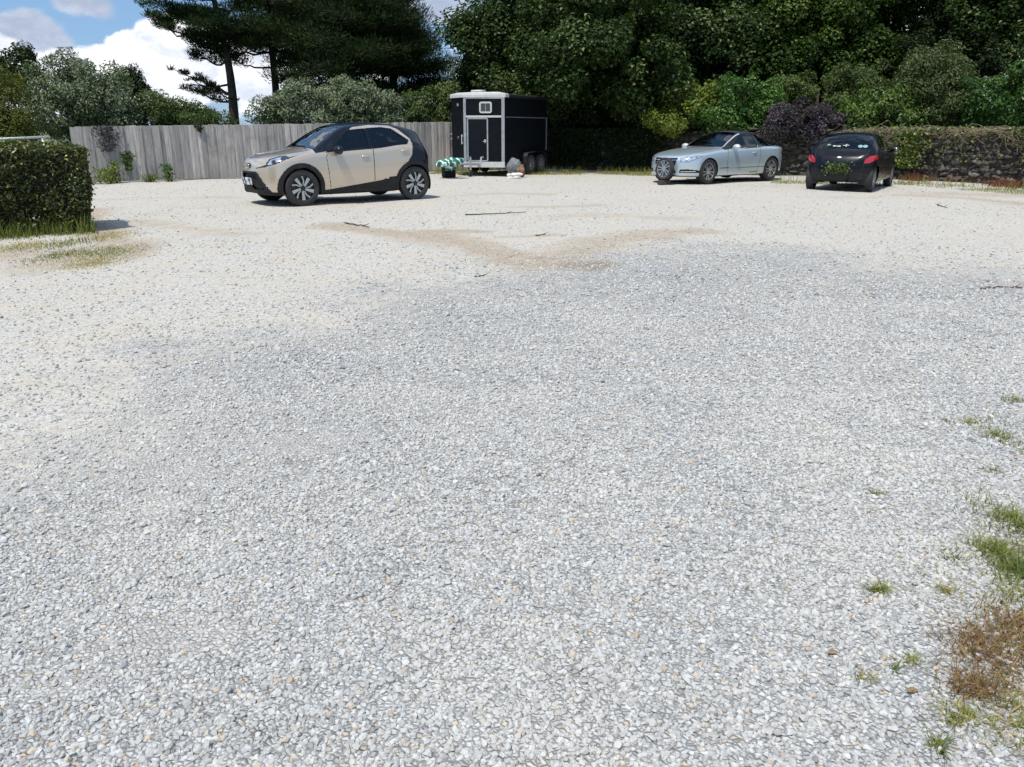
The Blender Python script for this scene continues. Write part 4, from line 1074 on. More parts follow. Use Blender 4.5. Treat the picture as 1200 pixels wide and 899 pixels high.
def shell(sp):
    """grid of the whole body surface. s runs from nose to tail. Returns dict of arrays."""
    L = sp['L']; f = {k: interp(sp[k]) for k in ('zt', 'zb', 'zs', 'w', 'yr', 'zr')}
    ny0, py0, nz0, pz0 = sp['nose']; ny1, py1, nz1, pz1 = sp['tail']
    q = np.linspace(.008, 1, 90)
    s0 = nz0*(1-(1-q**pz0)**(1/pz0)); s1 = L-nz1*(1-(1-q**pz1)**(1/pz1))
    mid = np.linspace(nz0, L-nz1, int((L-nz0-nz1)/.0075))
    S = np.unique(np.concatenate([s0, mid, s1]))
    def sc(s, n, p):
        t = np.clip(s/n, 0, 1); return np.clip(1-(1-t)**p, 0, 1)**(1/p)
    sy = sc(S, ny0, py0)*sc(L-S, ny1, py1); sz = sc(S, nz0, pz0)*sc(L-S, nz1, pz1)
    zc = np.where(S < L/2, sp['zc'][0], sp['zc'][1])
    w, zb, zs, zt, yr, zr = (f[k](S) for k in ('w', 'zb', 'zs', 'zt', 'yr', 'zr'))
    zm = zb+(zs-zb)*sp.get('mid', .5)
    Q = [(0*w, zb+.0), (w*.78, zb+.0), (w*sp.get('sill', .955), zb+.03), (w, zm), (w*sp.get('sh', .97), zs), (yr, zr), (yr*.5, zt-(zt-zr)*.15), (0*w, zt)]
    Q = np.array([np.stack(p, -1) for p in Q])            # 8 x nS x 2
    rf = [0, .1, .3, .5, sp.get('rsh', .22), sp.get('rrf', .26), .5, 0]
    n_str, n_bez = [14, 6, 26, 30, 42, 16, 8], [0, 3, 8, 16, 12, 20, 8, 0]
    pts, seg = [], []
    for i in range(8):
        P = Q[i]
        if n_bez[i]:
            a = P+(Q[i-1]-P)*rf[i]; b = P+(Q[i+1]-P)*rf[i]
            for t in np.linspace(0, 1, n_bez[i]+1):
                pts.append((1-t)**2*a+2*t*(1-t)*P+t*t*b); seg.append(i-1.5+t)      # corner parameter
        else: pts.append(P); seg.append(float(i)-1)
        if i < 7:
            a = P+(Q[i+1]-P)*rf[i]; b = Q[i+1]+(Q[i]-Q[i+1])*rf[i+1]
            if rf[i]+rf[i+1] < .99:
                for t in np.linspace(0, 1, n_str[i]+1)[1:-1]: pts.append(a+(b-a)*t); seg.append(i-.5)
    H = np.array(pts); seg = np.array(seg)                # nV x nS x 2
    Y, Z = H[..., 0]*sy[None], zc[None]+(H[..., 1]-zc[None])*sz[None]
    nV, nS = Y.shape
    # whole section: right side bottom -> top -> left side bottom
    Yf = np.concatenate([Y, -Y[-2::-1]]); Zf = np.concatenate([Z, Z[-2::-1]]); seg = np.concatenate([seg, seg[-2::-1]])
    Sf = np.broadcast_to(S[None], Yf.shape)
    if 'snap' in sp:                                     # one row of points follows the cladding edge exactly
        b = sp['snap'](S); hv = (seg[:Y.shape[0]] > .35) & (seg[:Y.shape[0]] < 2.6)
        D = np.where(hv[:, None], np.abs(Z-b[None]), 9); j = D.argmin(0); ok = D.min(0) < .02; cidx = np.arange(len(S))[ok]
        Zf = Zf.copy(); Zf[j[ok], cidx] = b[ok]; Zf[Zf.shape[0]-1-j[ok], cidx] = b[ok]
    V = np.stack([sp['x0']-Sf, Yf, Zf], -1)
    nV = V.shape[0]
    i = (np.arange(nV-1)[:, None]*nS+np.arange(nS-1)[None]).ravel()
    Fc = np.stack([i, i+1, i+nS+1, i+nS], 1)
    Vf = V.reshape(-1, 3)
    fn = np.cross(Vf[Fc[:, 2]]-Vf[Fc[:, 0]], Vf[Fc[:, 3]]-Vf[Fc[:, 1]])
    ctr = Vf[Fc].mean(1); ref = ctr-np.array([0, 0, .55]); ref[:, 0] *= .2
    if (fn*ref).sum() < 0: Fc = Fc[:, ::-1]; fn = -fn
    vn = np.zeros_like(Vf)
    for k in range(4): np.add.at(vn, Fc[:, k], fn)
    vn = unit(vn)
    return dict(V=Vf, F=Fc, N=vn, s=Sf.ravel()[Fc].mean(1), y=ctr[:, 1], z=ctr[:, 2], fn=unit(fn), seg=np.repeat((seg[:-1]+seg[1:])/2, nS-1), f=f, sp=sp,
                vz=Vf[:, 2], vs=Sf.ravel())

def take(G, mask, name, mat, parent, off=0.):
    Fc = G['F'][mask]
    if len(Fc) == 0: return None
    u, inv = np.unique(Fc, return_inverse=True)
    V = G['V'][u]+G['N'][u]*off
    return mesh(name, V, inv.reshape(Fc.shape), mat, parent, True, None, None, G['N'][u])

def wheel(parent, x, y, r, wid, rr, style, name='wheel', side=1):
    """tyre and rim about the y axis; side=+1 faces +y"""
    mb = MB(); h = wid/2
    mb.lathe([(rr*.97, -h*.9), (rr*.97, h*.45), (rr*.60, h*.30), (.03, h*.28)], n=40)
    o = mb.build(name, RIMBLK if style == 'swirl' else BRAKE, parent, False)
    o.location = (x, y, r); o.rotation_euler = (0, .25 if side > 0 else 1.1, 0 if side > 0 else PI)
    autosmooth(o)
    mb = MB()
    mb.lathe([(rr*.96, h*.80), (rr*1.02, h*.96), (r*.90, h*1.0), (r*.965, h*.93), (r*.995, h*.72), (r, h*.4), (r, -h*.4), (r*.995, -h*.72), (r*.96, -h*.93), (r*.88, -h), (rr*.97, -h*.9)], n=56)
    autosmooth(mb.build('tyre', RUBBER, o), 35)
    mb = MB(); met = MACH if style == 'swirl' else ALLOY
    lip = [(rr*.97, h*.55), (rr*.97, h*.86), (rr*.93, h*.85), (rr*.91, h*.5)]
    if style != 'swirl': mb.lathe(lip, n=56)
    else:
        m3 = MB(); m3.lathe(lip, n=56); m3.build('rim_lip', RIMBLK, o)
    hub = MB(); hub.lathe([(.062, h*.60), (.06, h*.82), (.03, h*.87), (.0005, h*.87)], n=20); autosmooth(hub.build('hub_cap', RIMBLK if style == 'swirl' else met, o), 35)
    def plane(poly, z0, z1, ang):
        ca, sa = math.cos(ang), math.sin(ang)
        R = np.array([[ca, -sa, 0], [0, 0, 1.], [sa, ca, 0]])
        mb.prism(poly, z0, z1, R)
    if style == 'swirl':
        for k in range(5):
            a = k*2*PI/5
            plane([(.045, -.016), (rr*.94, -.052), (rr*.945, .016), (.05, .020)], h*.55, h*.84, a)
            plane([(.05, .0), (rr*.60, .012), (rr*.94, -.020), (rr*.945, .012), (rr*.55, .036), (.05, .016)], h*.50, h*.80, a+.56)
    elif style == 'double5':
        for k in range(5):
            a = k*2*PI/5
            plane([(.04, -.030), (rr*.90, -.066), (rr*.91, -.030), (.05, -.004)], h*.5, h*.78, a)
            plane([(.05, .004), (rr*.91, .030), (rr*.90, .066), (.04, .030)], h*.5, h*.78, a)
    else:
        for k in range(8):
            plane([(.04, -.022), (rr*.9, -.020), (rr*.9, .020), (.04, .022)], h*.5, h*.76, k*2*PI/8)
    rim = mb.build('rim', met, o)
    return o

def arch_liner(mb, x, y0, y1, r, rad):
    n = 28; t = np.linspace(-.35, PI+.35, n)
    a = np.c_[x+rad*np.cos(t), np.full(n, y1), r+rad*np.sin(t)]; b = a.copy(); b[:, 1] = y0
    V = np.concatenate([a, b, [[x, y0, r]]])
    mb.add(V, [(i, i+1, n+i+1, n+i) for i in range(n-1)]+[(n+i, n+i+1, 2*n) for i in range(n-1)])

def seat(parent, x, y, z):
    mb = MB()
    mb.box((x, y, z), (.25, .24, .07), None, bev=.04); mb.box((x-.27, y, z+.30), (.06, .23, .30), Ry(-.22), bev=.05); mb.box((x-.36, y, z+.66), (.045, .13, .09), Ry(-.2), bev=.035)
    return autosmooth(mb.build('seat', SEATM, parent))

def mirror(parent, x, y, z, mat, side, sz=(.085, .115, .075)):
    mb = MB(); mb.ball((x, y+side*.13, z), (sz[0], sz[1], sz[2]), 16, 10)
    V = mb.V[0]; V[:, 0] = np.maximum(V[:, 0], x-sz[0]*.45)
    mb.tube([(x+.02, y-side*.02, z-.05), (x+.01, y+side*.08, z-.04)], [.03, .025], 8)
    o = autosmooth(mb.build('wing_mirror', mat, parent), 50)
    m2 = MB(); m2.lathe([(.0005, -.002), (1., -.002), (1., .0)], axis=0, n=18); v = m2.V[0]; v[:, 1] *= sz[1]*.74; v[:, 2] *= sz[2]*.72; v += np.array([x-sz[0]*.45-.004, y+side*.13, z])
    m2.build('mirror_glass', MIRRORG, o, True)
    return o

def body_z(G, s, y):
    """height of the upper surface near s, |y|"""
    d = (G['s']-s)**2+(np.abs(G['y'])-abs(y))**2; k = (G['fn'][:, 2] > .2); i = np.argmin(np.where(k, d, 9)); return G['z'][i]
def body_y(G, s, z):
    d = (G['s']-s)**2+(G['z']-z)**2; k = (G['y'] > 0) & (G['fn'][:, 1] > .3); i = np.argmin(np.where(k, d, 9)); return G['y'][i]

def car(name, label, pos, heading, sp):
    root = thing(name, label, 'car', (*pos, float(gh(*pos))), math.atan2(heading[1], heading[0]))
    G = shell(sp); X0 = sp['x0']
    s, y, z, seg, fn = (G[k] for k in ('s', 'y', 'z', 'seg', 'fn')); ay = np.abs(y)
    keys = np.full(len(s), 'body', dtype=object)
    sp['classify'](G, keys)
    keys[seg < .1] = 'under'
    # wheel openings
    hole = np.zeros(len(s), bool)
    for (ws, wr) in ((sp['wf'], sp['ra']), (sp['wr'], sp['ra'])):
        hole |= (np.hypot(s-ws, z-sp['r']) < wr) & (ay > .45) & (seg < 3.2)
    keys[hole] = 'none'
    done = {}
    sides = sp.get('sided', ())
    for k in sorted(set(keys)):
        if k == 'none': continue
        if k == 'gap': continue
        if k == 'under': nm, mat, off, par = 'floorpan', DARKIN, 0, None
        else: nm, mat, off, par = sp['parts'][k]
        m = keys == k
        if k == 'body':                                   # shut lines stay in the body mesh as a second material
            m |= keys == 'gap'
            ob = take(G, m, nm, [mat, sp['parts']['gap'][1]], root, 0)
            ob.data.polygons.foreach_set('material_index', (keys[m] == 'gap').astype(np.int32)); done[k] = ob
            continue
        if k in sides:
            for sg in (1, -1):
                ob = take(G, m & (y*sg > 0), nm, mat, done.get((par, sg), done.get(par, root)), off)
                if ob is not None: done[(k, sg)] = ob
        else:
            ob = take(G, m, nm, mat, done.get(par, root), off)
            done[k] = ob
    w = float(G['f']['w'](sp['wf']))
    for ws in (sp['wf'], sp['wr']):
        for sg in (1, -1):
            mb = MB(); arch_liner(mb, X0-ws, sg*(w-.34), sg*(w-.045), sp['r'], sp['ra']+.006); mb.build('wheel_housing', DARKIN, root)
    mb = MB(); zb = .24
    mb.box((X0-sp['L']/2, 0, zb+.02), (sp['L']/2-.40, w*.62, .02)); mb.box((X0-(sp['wf']+sp['wr'])/2, 0, zb+.02), ((sp['wr']-sp['wf'])/2-.36, w*.93, .022))
    mb.build('underbody', DARKIN, root)
    for i, ws in enumerate((sp['wf'], sp['wr'])):
        for sg in (1, -1):
            wheel(root, X0-ws, sg*(w-sp['wid']/2-sp.get('tuck', .03)), sp['r'], sp['wid'], sp['rr'], sp['style'], side=sg)
    # cabin
    c0, c1, zbelt = sp['cab']
    mb = MB(); mb.box((X0-c0-.26, 0, zbelt-.07), (.22, w*.80, .09), Ry(.08), bev=.05); autosmooth(mb.build('dashboard', DARKIN, root))
    mb = MB(); mb.box((X0-(c0+c1)/2, 0, zbelt-.52), ((c1-c0)/2, w*.86, .03)); mb.box((X0-c1+.35, 0, zbelt-.14), (.30, w*.72, .05), bev=.02); mb.build('cabin_floor', DARKIN, root)
    for sg in (1, -1): seat(root, X0-c0-sp['seat'], sg*.36, zbelt-.36)
    mb = MB(); mb.box((X0-c1+.70, 0, zbelt-.20), (.08, w*.64, .28), Ry(-.3), bev=.05); autosmooth(mb.build('rear_seat', SEATM, root))
    t = np.linspace(0, 2*PI, 25); mb = MB(); R = Ry(.9)
    ring = np.c_[.18*np.cos(t), .18*np.sin(t), 0*t] @ R.T+np.array([X0-c0-.56, -.36, zbelt-.02]); mb.tube(ring, .016, 8, cap=False)
    mb.tube([ring[0]*.5+ring[12]*.5, np.array([X0-c0-.36, -.36, zbelt-.12])], .03, 8); autosmooth(mb.build('steering_wheel', DARKIN, root))
    return root, G, done

def handle(door, x, y, z, mat, side):
    mb = MB(); mb.box((x, y+side*.018, z), (.085, .011, .014), None, bev=.008)
    for dx in (-.07, .07): mb.box((x+dx, y+side*.004, z), (.012, .016, .011), None, bev=.004)
    autosmooth(mb.build('handle', mat, door))
def plate(parent, c, hw, hh, R, mat):
    mb = MB(); mb.box(c, (.006, hw, hh), R, bev=.003); return mb.build('number_plate', mat, parent)
def blotch_plate(name, a, b, thr=.5, sc=9):
    """plate whose characters are unreadable: smeared light and dark patches"""
    t = NT(name); vec = t.obj(); n = t.noise(sc, 4, .6, vec)
    c = t.mix(t.ramp(n, [(thr-.04, 0.), (thr+.04, 1.)]), a, b); t.bsdf(Base__Color=c, Roughness=.4); return t.m
def line(z, a, w): return np.abs(z-a) < w
def door_gap(keys, G, poly, w=.0065, cond=None):
    d = edgedist(G['s'], G['z'], poly); m = (d < w) & (G['seg'] > .4) & (G['seg'] < 3.3) & (np.abs(G['y']) > .45) & ((keys == 'body') | (keys == 'rear_panel'))
    if cond is not None: m &= cond
    keys[m] = 'gap'

# ---- beige and black crossover
BEIGE = paint('beige_paint', (.60, .51, .405), .28, .55, 1.)
BLKPAINT = paint('black_paint', (.004, .006, .011), .25, 0., .4, (.06, .06, .06), .25)
GAP = M('panel_gap', (.012, .011, .010), .8)
CLAD = lambda s: np.interp(s, [0, 1.0, 1.25, 2.3, 2.7, 3.7], [.24, .265, .285, .41, .47, .5])
def cls_a(G, keys):
    s, y, z, seg, fn = (G[k] for k in ('s', 'y', 'z', 'seg', 'fn')); ay = np.abs(y); q = ay+.8*s
    green = (seg > 3.25) & (s > 1.03)
    keys[green] = 'roof'
    arch = inpoly(s, z, [(1.80, 1.36), (1.93, 1.425), (2.3, 1.465), (2.75, 1.455), (2.92, 1.385), (3.12, 1.20), (3.09, .98), (2.4, .98), (2.4, 1.2), (1.78, 1.3)]) & (seg < 4.30) & (ay > .45)
    keys[arch & green] = 'body'
    rear = inpoly(s, z, [(2.80, 1.54), (2.92, 1.43), (3.14, 1.21), (3.09, .90), (2.80, .52), (2.40, .43), (2.4, 0), (3.9, 0), (3.9, 1.6), (2.80, 1.6)])
    keys[rear & (ay > .0)] = 'rear_panel'
    keys[(seg > 4.45) & (s > 1.03) & (s < 3.42)] = 'roof'
    win1 = inpoly(s, z, [(1.36, 1.00), (1.80, 1.345), (2.16, 1.395), (2.16, 1.03)]) & (ay > .4) & (seg > 2.9) & (seg < 4.6)
    win2 = inpoly(s, z, [(2.235, 1.035), (2.235, 1.40), (2.55, 1.405), (2.74, 1.385), (3.04, 1.17), (3.0, 1.12)]) & (ay > .4) & (seg > 2.9) & (seg < 4.6)
    pil = inpoly(s, z, [(2.16, 1.03), (2.16, 1.395), (2.235, 1.40), (2.235, 1.035)]) & (ay > .4) & (seg > 2.9) & (seg < 4.6)
    fr = inpoly(s, z, [(1.22, .96), (1.30, 1.0), (1.78, 1.375), (2.55, 1.43), (2.78, 1.40), (3.08, 1.175), (3.0, 1.10), (2.2, 1.01), (1.36, .975)]) & (ay > .4) & (seg > 2.9) & (seg < 4.6)
    keys[fr] = 'roof'
    keys[pil] = 'roof'; keys[win1] = 'window_front'; keys[win2] = 'window_rear'
    keys[(seg > 4.25) & (s > 1.06) & (s < 1.68) & (z > 1.04)] = 'windscreen'
    keys[(seg > 4.3) & (s > 3.40) & (s < 3.58) & (z > .98)] = 'rear_window'
    d1 = [(1.24, .90), (1.30, .42), (2.24, .42), (2.24, 1.02), (1.30, .97)]
    d2 = [(2.24, .42), (2.40, .42), (2.86, .52), (3.13, .90), (3.16, 1.06), (2.24, 1.02)]
    for k, p in (('door_front', d1), ('door_rear', d2)):
        m = inpoly(s, z, p) & (ay > .5) & (seg < 3.4) & (keys == 'body'); keys[m] = k
    for p in ([(1.30, .97), (1.24, .90), (1.30, .28)], [(2.24, 1.02), (2.24, .42)], [(3.12, 1.10), (3.13, .90)]):
        d = edgedist(s, z, p, False); m = (d < .0055) & (ay > .5) & (seg < 3.3) & np.isin(keys, ['body', 'door_front', 'door_rear']); keys[m] = 'gap'
    # bonnet shut line
    m = (np.abs(ay-(.60+.06*np.clip(s, 0, 1))) < .007) & (s > .32) & (s < 1.0) & (fn[:, 2] > .6) & (keys == 'body'); keys[m] = 'gap'
    fz = z < .40
    keys[(z < CLAD(s)) & (seg < 3)] = 'cladding'
    for ws in (.72, 3.15):
        keys[(np.hypot(s-ws, z-.333) < .455) & (ay > .5) & (seg < 3.1)] = 'cladding'
    hl = inpoly(q, z, [(.66, .735), (.80, .735), (1.02, .79), (1.38, .935), (1.02, .93), (.74, .865), (.70, .80)]) & (fn[:, 2] < .93) & (s < .8)
    keys[hl] = 'headlight'
    lens = inpoly(q, z, [(.74, .755), (.83, .76), (1.00, .81), (1.16, .875), (1.0, .90), (.80, .85)]) & hl
    keys[lens & ((np.sin(q*33)+np.sin(z*60+q*14)) > -.35)] = 'lens'
    keys[inpoly(q, z, [(.36, .685), (.70, .725), (.74, .76), (.36, .70)]) & (s < .5)] = 'gap'
    front = (s < .45) & (fn[:, 0] > .1)
    keys[inpoly(ay, z, [(-.1, .635), (.34, .635), (.40, .60), (.62, .33), (.66, .27), (-.1, .27)]) & front] = 'grille'
    keys[inpoly(ay, z, [(-.1, .60), (.30, .60), (.52, .33), (.52, .315), (-.1, .315)]) & front] = 'mesh'
    keys[(z < .27) & (s < .5)] = 'cladding'
    keys[inpoly(s, z, [(3.2, .98), (3.2, .80), (3.9, .78), (3.9, .98)]) & (s > 3.52) & (ay > .35)] = 'tail'
spA = dict(snap=CLAD, L=3.70, x0=1.95, wf=.72, wr=3.15, r=.333, rr=.235, ra=.375, wid=.19, style='swirl', tuck=.015,
    zt=[(0, .80), (.10, .845), (.3, .915), (.6, .975), (.98, 1.045), (1.04, 1.06), (1.3, 1.235), (1.6, 1.41), (1.78, 1.475), (2.1, 1.515), (2.5, 1.52), (2.9, 1.49), (3.25, 1.43), (3.40, 1.385), (3.47, 1.25), (3.58, 1.02), (3.66, .93), (3.70, .90)],
    zb=[(0, .225), (.4, .20), (1.1, .19), (2.6, .19), (3.2, .24), (3.7, .30)],
    zs=[(0, .70), (.3, .82), (.7, .915), (1.05, .955), (1.5, .975), (2.3, 1.02), (3.0, 1.10), (3.3, 1.05), (3.5, .94), (3.7, .80)],
    w=[(0, .80), (.35, .85), (.75, .875), (1.2, .855), (1.9, .85), (2.6, .862), (3.1, .878), (3.5, .84), (3.7, .78)],
    yr=[(0, .52), (.3, .60), (.7, .66), (1.0, .70), (1.3, .645), (1.65, .585), (2.2, .575), (2.9, .55), (3.4, .53), (3.55, .58), (3.7, .56)],
    zr=[(0, .77), (.3, .895), (.6, .955), (.98, 1.01), (1.3, 1.185), (1.6, 1.36), (1.8, 1.43), (2.2, 1.465), (2.9, 1.44), (3.25, 1.375), (3.4, 1.32), (3.5, 1.10), (3.6, .95), (3.7, .86)],
    nose=(.52, 2.3, .15, 2.4), tail=(.36, 2.5, .10, 2.6), zc=(.46, .62), sill=.95, sh=.965, rsh=.25, rrf=.22, mid=.52,
    classify=cls_a, sided=('door_front', 'door_rear', 'window_front', 'window_rear', 'headlight', 'lens', 'tail'),
    parts={'body': ('body', BEIGE, 0, None), 'roof': ('roof', BLKPAINT, 0, None), 'rear_panel': ('rear_body', BLKPAINT, 0, None), 'window_front': ('window', GLASSD, -.008, None), 'window_rear': ('window', GLASSD, -.008, None),
           'windscreen': ('windscreen', WSCREEN, -.004, None), 'rear_window': ('rear_window', GLASSD, -.004, None), 'door_front': ('door', BEIGE, 0, None), 'door_rear': ('door', BEIGE, 0, None), 'gap': ('panel_joint', GAP, -.004, None),
           'cladding': ('wheel_arch_cladding', BLACKP, .008, None), 'headlight': ('headlight', LAMPB, 0, None), 'lens': ('lens', LENS, .003, 'headlight'), 'grille': ('grille', BLACKP, .004, None), 'mesh': ('grille_mesh', GAP, -.045, None), 'tail': ('tail_light', REDLAMP, .002, None)},
    cab=(1.10, 3.30, 1.02), seat=.75)
hA = unit(np.array([-.795, -.605])); nA = np.array([-hA[1], hA[0]])     # nA: the car's left
fA, rA = gp(356.5, 242), gp(485, 233.8)
mA = (fA+rA)/2; posA = mA-nA*.84
# origin: midway between the axles -> x0 puts the nose ahead of it
spA['x0'] = (.72+3.15)/2
carA, GA, dA = car('parked_car', 'beige compact crossover car with black roof and black wheel arches by the fence', posA, hA, spA)
carA.scale = (1.05, 1.05, 1.05)
def finish_a():
    X0 = spA['x0']
    for sg in (1, -1):
        yb = body_y(GA, 2.02, .86)
        handle(dA[('door_front', sg)], X0-2.06, sg*body_y(GA, 2.06, .885), .885, BEIGE, sg)
        handle(dA[('door_rear', sg)], X0-2.93, sg*body_y(GA, 2.93, .98), .98, BEIGE, sg)
        mirror(carA, X0-1.46, sg*(body_y(GA, 1.46, 1.0)-.01), 1.01, BLKPAINT, sg, (.10, .13, .085))
    t = np.linspace(0, 2*PI, 29)
    mb = MB(); c = np.array([X0-.012, 0, .725]); zf = lambda a, b, dz=0: np.c_[np.full(29, .0), a*np.cos(t), b*np.sin(t)+dz]+c
    for (a, b, dz) in ((.075, .05, 0), (.026, .046, 0), (.052, .018, .022)): mb.tube(zf(a, b, dz), .0065, 6, cap=False)
    autosmooth(mb.build('badge', CHROME, carA))
    mb = MB(); mb.lathe([(.0005, .0), (1, .0), (1, -.02)], axis=0, n=24); v = mb.V[0]; v[:, 1] *= .10; v[:, 2] *= .055; v += c-np.array([.012, 0, 0]); mb.build('badge_panel', GAP, carA)
    plate(carA, (X0+.03, 0, .455), .26, .065, Ry(0), blotch_plate('smeared_plate', (.05, .045, .045), (.62, .67, .74), .51, 9))
    mb = MB(); mb.tube([(X0-.97, .55, 1.05), (X0-1.06, .0, 1.085), (X0-1.03, -.05, 1.075)], .008, 6); mb.tube([(X0-.98, -.1, 1.055), (X0-1.10, -.58, 1.085)], .008, 6); mb.build('wiper', BLACKP, carA)
    mb = MB(); mb.tube([(X0-3.05, 0, 1.465), (X0-3.22, 0, 1.60)], [.012, .004], 6); mb.build('aerial', BLACKP, carA)
    for sg in (1, -1):
        mb = MB(); mb.ball((X0-.17, sg*.60, .36), (.03, .045, .045), 12, 8); autosmooth(mb.build('fog_light', LENS, carA), 60)
finish_a()

# ---- silver convertible
SILVERP = paint('silver_paint', (.50, .59, .635), .33, .55, .9)
SOFT = M('soft_top', (.012, .013, .018), .85, var=.3, vscale=30)
def cls_b(G, keys):
    s, y, z, seg, fn = (G[k] for k in ('s', 'y', 'z', 'seg', 'fn')); ay = np.abs(y); q = ay+.8*s
    keys[(seg > 3.25) & (s > 2.2) & (s < 3.82) & (z > .955)] = 'soft_top'
    keys[(seg > 3.25) & (s > 1.5) & (s <= 2.42)] = 'cladding'
    keys[(seg > 3.93) & (s > 1.5) & (s <= 2.42) & (z > .9)] = 'pillar'
    win1 = inpoly(s, z, [(1.80, .920), (2.36, 1.275), (2.92, 1.325), (2.92, .945)]) & (ay > .4) & (seg > 2.9) & (seg < 4.6)
    win2 = inpoly(s, z, [(2.95, .945), (2.95, 1.325), (3.18, 1.27), (3.52, 1.06), (3.55, .96)]) & (ay > .4) & (seg > 2.9) & (seg < 4.6)
    keys[win1] = 'window_front'; keys[win2] = 'window_rear'
    keys[(seg > 4.22) & (s > 1.52) & (s < 2.36) & (z > .955)] = 'windscreen'
    keys[(seg > 4.22) & (s > 2.36) & (s < 2.46)] = 'soft_top'
    keys[(seg > 4.5) & (s > 3.3) & (s < 3.66) & (z > 1.06)] = 'rear_window'
    d1 = [(1.62, .88), (1.60, .5), (1.66, .27), (2.95, .27), (3.02, .55), (3.06, .93), (1.70, .915)]
    m = inpoly(s, z, d1) & (ay > .5) & (seg < 3.25) & (keys == 'body'); keys[m] = 'door_front'
    d = edgedist(s, z, d1); keys[(d < .007) & (ay > .5) & (seg < 3.25) & np.isin(keys, ['body', 'door_front'])] = 'gap'
    m = (np.abs(ay-(.56+.07*np.clip(s, 0, 1.4))) < .007) & (s > .2) & (s < 1.5) & (fn[:, 2] > .6) & (keys == 'body'); keys[m] = 'gap'
    keys[line(z, .405, .010) & (s > 1.3) & (s < 3.4) & (ay > .5) & np.isin(keys, ['body', 'door_front'])] = 'gap'
    front = (s < .55) & (fn[:, 0] > .08)
    hl = inpoly(q, z, [(.55, .575), (.86, .575), (1.22, .685), (1.36, .755), (1.12, .755), (.86, .715), (.57, .69)]) & (s < .9)
    keys[hl] = 'headlight'
    keys[hl & inpoly(q, z, [(.58, .59), (.82, .59), (1.15, .69), (1.22, .73), (.88, .70), (.60, .675)]) & ((np.sin(q*38)+np.sin(z*70)) > -.7)] = 'lens'
    keys[inpoly(ay, z, [(-.1, .68), (.40, .69), (.36, .50), (-.1, .50)]) & front] = 'grille'
    keys[inpoly(ay, z, [(-.1, .68), (.40, .69), (.36, .50), (-.1, .50)]) & front & (line(z, .63, .009) | line(z, .57, .009) | line(z, .515, .009))] = 'slat'
    keys[inpoly(ay, z, [(-.1, .405), (.34, .405), (.40, .30), (-.1, .30)]) & front] = 'grille'
    keys[inpoly(ay, z, [(.50, .39), (.66, .40), (.84, .37), (.84, .30), (.46, .305)]) & (s < .75) & (fn[:, 0] > .02)] = 'grille'
    keys[inpoly(ay, z, [(.52, .35), (.80, .35), (.80, .33), (.52, .33)]) & (s < .75) & (fn[:, 0] > .02)] = 'drl'
    keys[inpoly(s, z, [(4.0, .80), (4.3, .845), (4.72, .85), (4.72, .60), (4.4, .63), (4.15, .72)]) & (ay > .40)] = 'tail'
    keys[(z < .21) & (seg < 2)] = 'cladding'
spB = dict(L=4.70, x0=(.86+3.62)/2, wf=.86, wr=3.62, r=.33, rr=.235, ra=.365, wid=.23, style='double5', tuck=.02,
    zt=[(0, .70), (.10, .735), (.3, .785), (.7, .86), (1.2, .92), (1.50, .95), (1.56, .965), (1.9, 1.165), (2.25, 1.325), (2.45, 1.375), (2.7, 1.395), (3.0, 1.38), (3.3, 1.275), (3.6, 1.11), (3.80, 1.015), (3.95, .99), (4.4, .955), (4.6, .92), (4.70, .88)],
    zb=[(0, .20), (.5, .18), (1.2, .17), (3.4, .18), (4.2, .24), (4.7, .32)],
    zs=[(0, .62), (.3, .70), (.7, .80), (1.3, .865), (1.8, .90), (2.6, .925), (3.4, .945), (4.0, .93), (4.5, .88), (4.7, .80)],
    w=[(0, .82), (.4, .86), (.9, .893), (1.5, .885), (2.3, .89), (3.2, .89), (3.7, .895), (4.3, .85), (4.7, .77)],
    yr=[(0, .55), (.3, .60), (.8, .66), (1.45, .71), (1.6, .69), (2.0, .62), (2.4, .555), (3.0, .54), (3.5, .58), (3.85, .66), (4.2, .66), (4.7, .60)],
    zr=[(0, .67), (.3, .765), (.7, .84), (1.2, .90), (1.5, .93), (1.9, 1.12), (2.25, 1.275), (2.5, 1.33), (3.0, 1.335), (3.3, 1.225), (3.6, 1.06), (3.82, .985), (4.2, .96), (4.6, .90), (4.7, .86)],
    nose=(.62, 2.2, .16, 2.4), tail=(.85, 2.0, .22, 2.2), zc=(.44, .60), sill=.97, sh=.965, rsh=.25, rrf=.25, mid=.60,
    classify=cls_b, sided=('door_front', 'window_front', 'window_rear', 'headlight', 'lens', 'tail', 'pillar', 'drl'),
    parts={'body': ('body', SILVERP, 0, None), 'soft_top': ('soft_top', SOFT, 0, None), 'pillar': ('windscreen_pillar', M('pillar_silver', (.62, .66, .68), .3, .6, .5, .6), .003, None), 'window_front': ('window', GLASS, -.008, None), 'window_rear': ('window', GLASS, -.008, None),
           'windscreen': ('windscreen', GLASSD, -.004, None), 'rear_window': ('rear_window', GLASSD, -.003, None), 'door_front': ('door', SILVERP, 0, None), 'gap': ('panel_joint', M('grey_joint', (.06, .065, .07), .7), -.003, None), 'cladding': ('sill_trim', BLACKP, 0, None),
           'headlight': ('headlight', M('lamp_housing_bright', (.30, .33, .36), .1, .5, .8, 1.), 0, None), 'lens': ('lens', M('bright_lens', (.66, .70, .75), .08, .6, .8, 1.), .003, 'headlight'), 'grille': ('grille', GAP, -.02, None), 'slat': ('grille_bar', CHROME, .004, None), 'drl': ('running_light', LENS, .004, None), 'tail': ('tail_light', REDLAMP, .002, None)},
    cab=(1.62, 3.62, .93), seat=.85)
hB = unit(np.array([-.80, -.60])); nB = np.array([-hB[1], hB[0]])
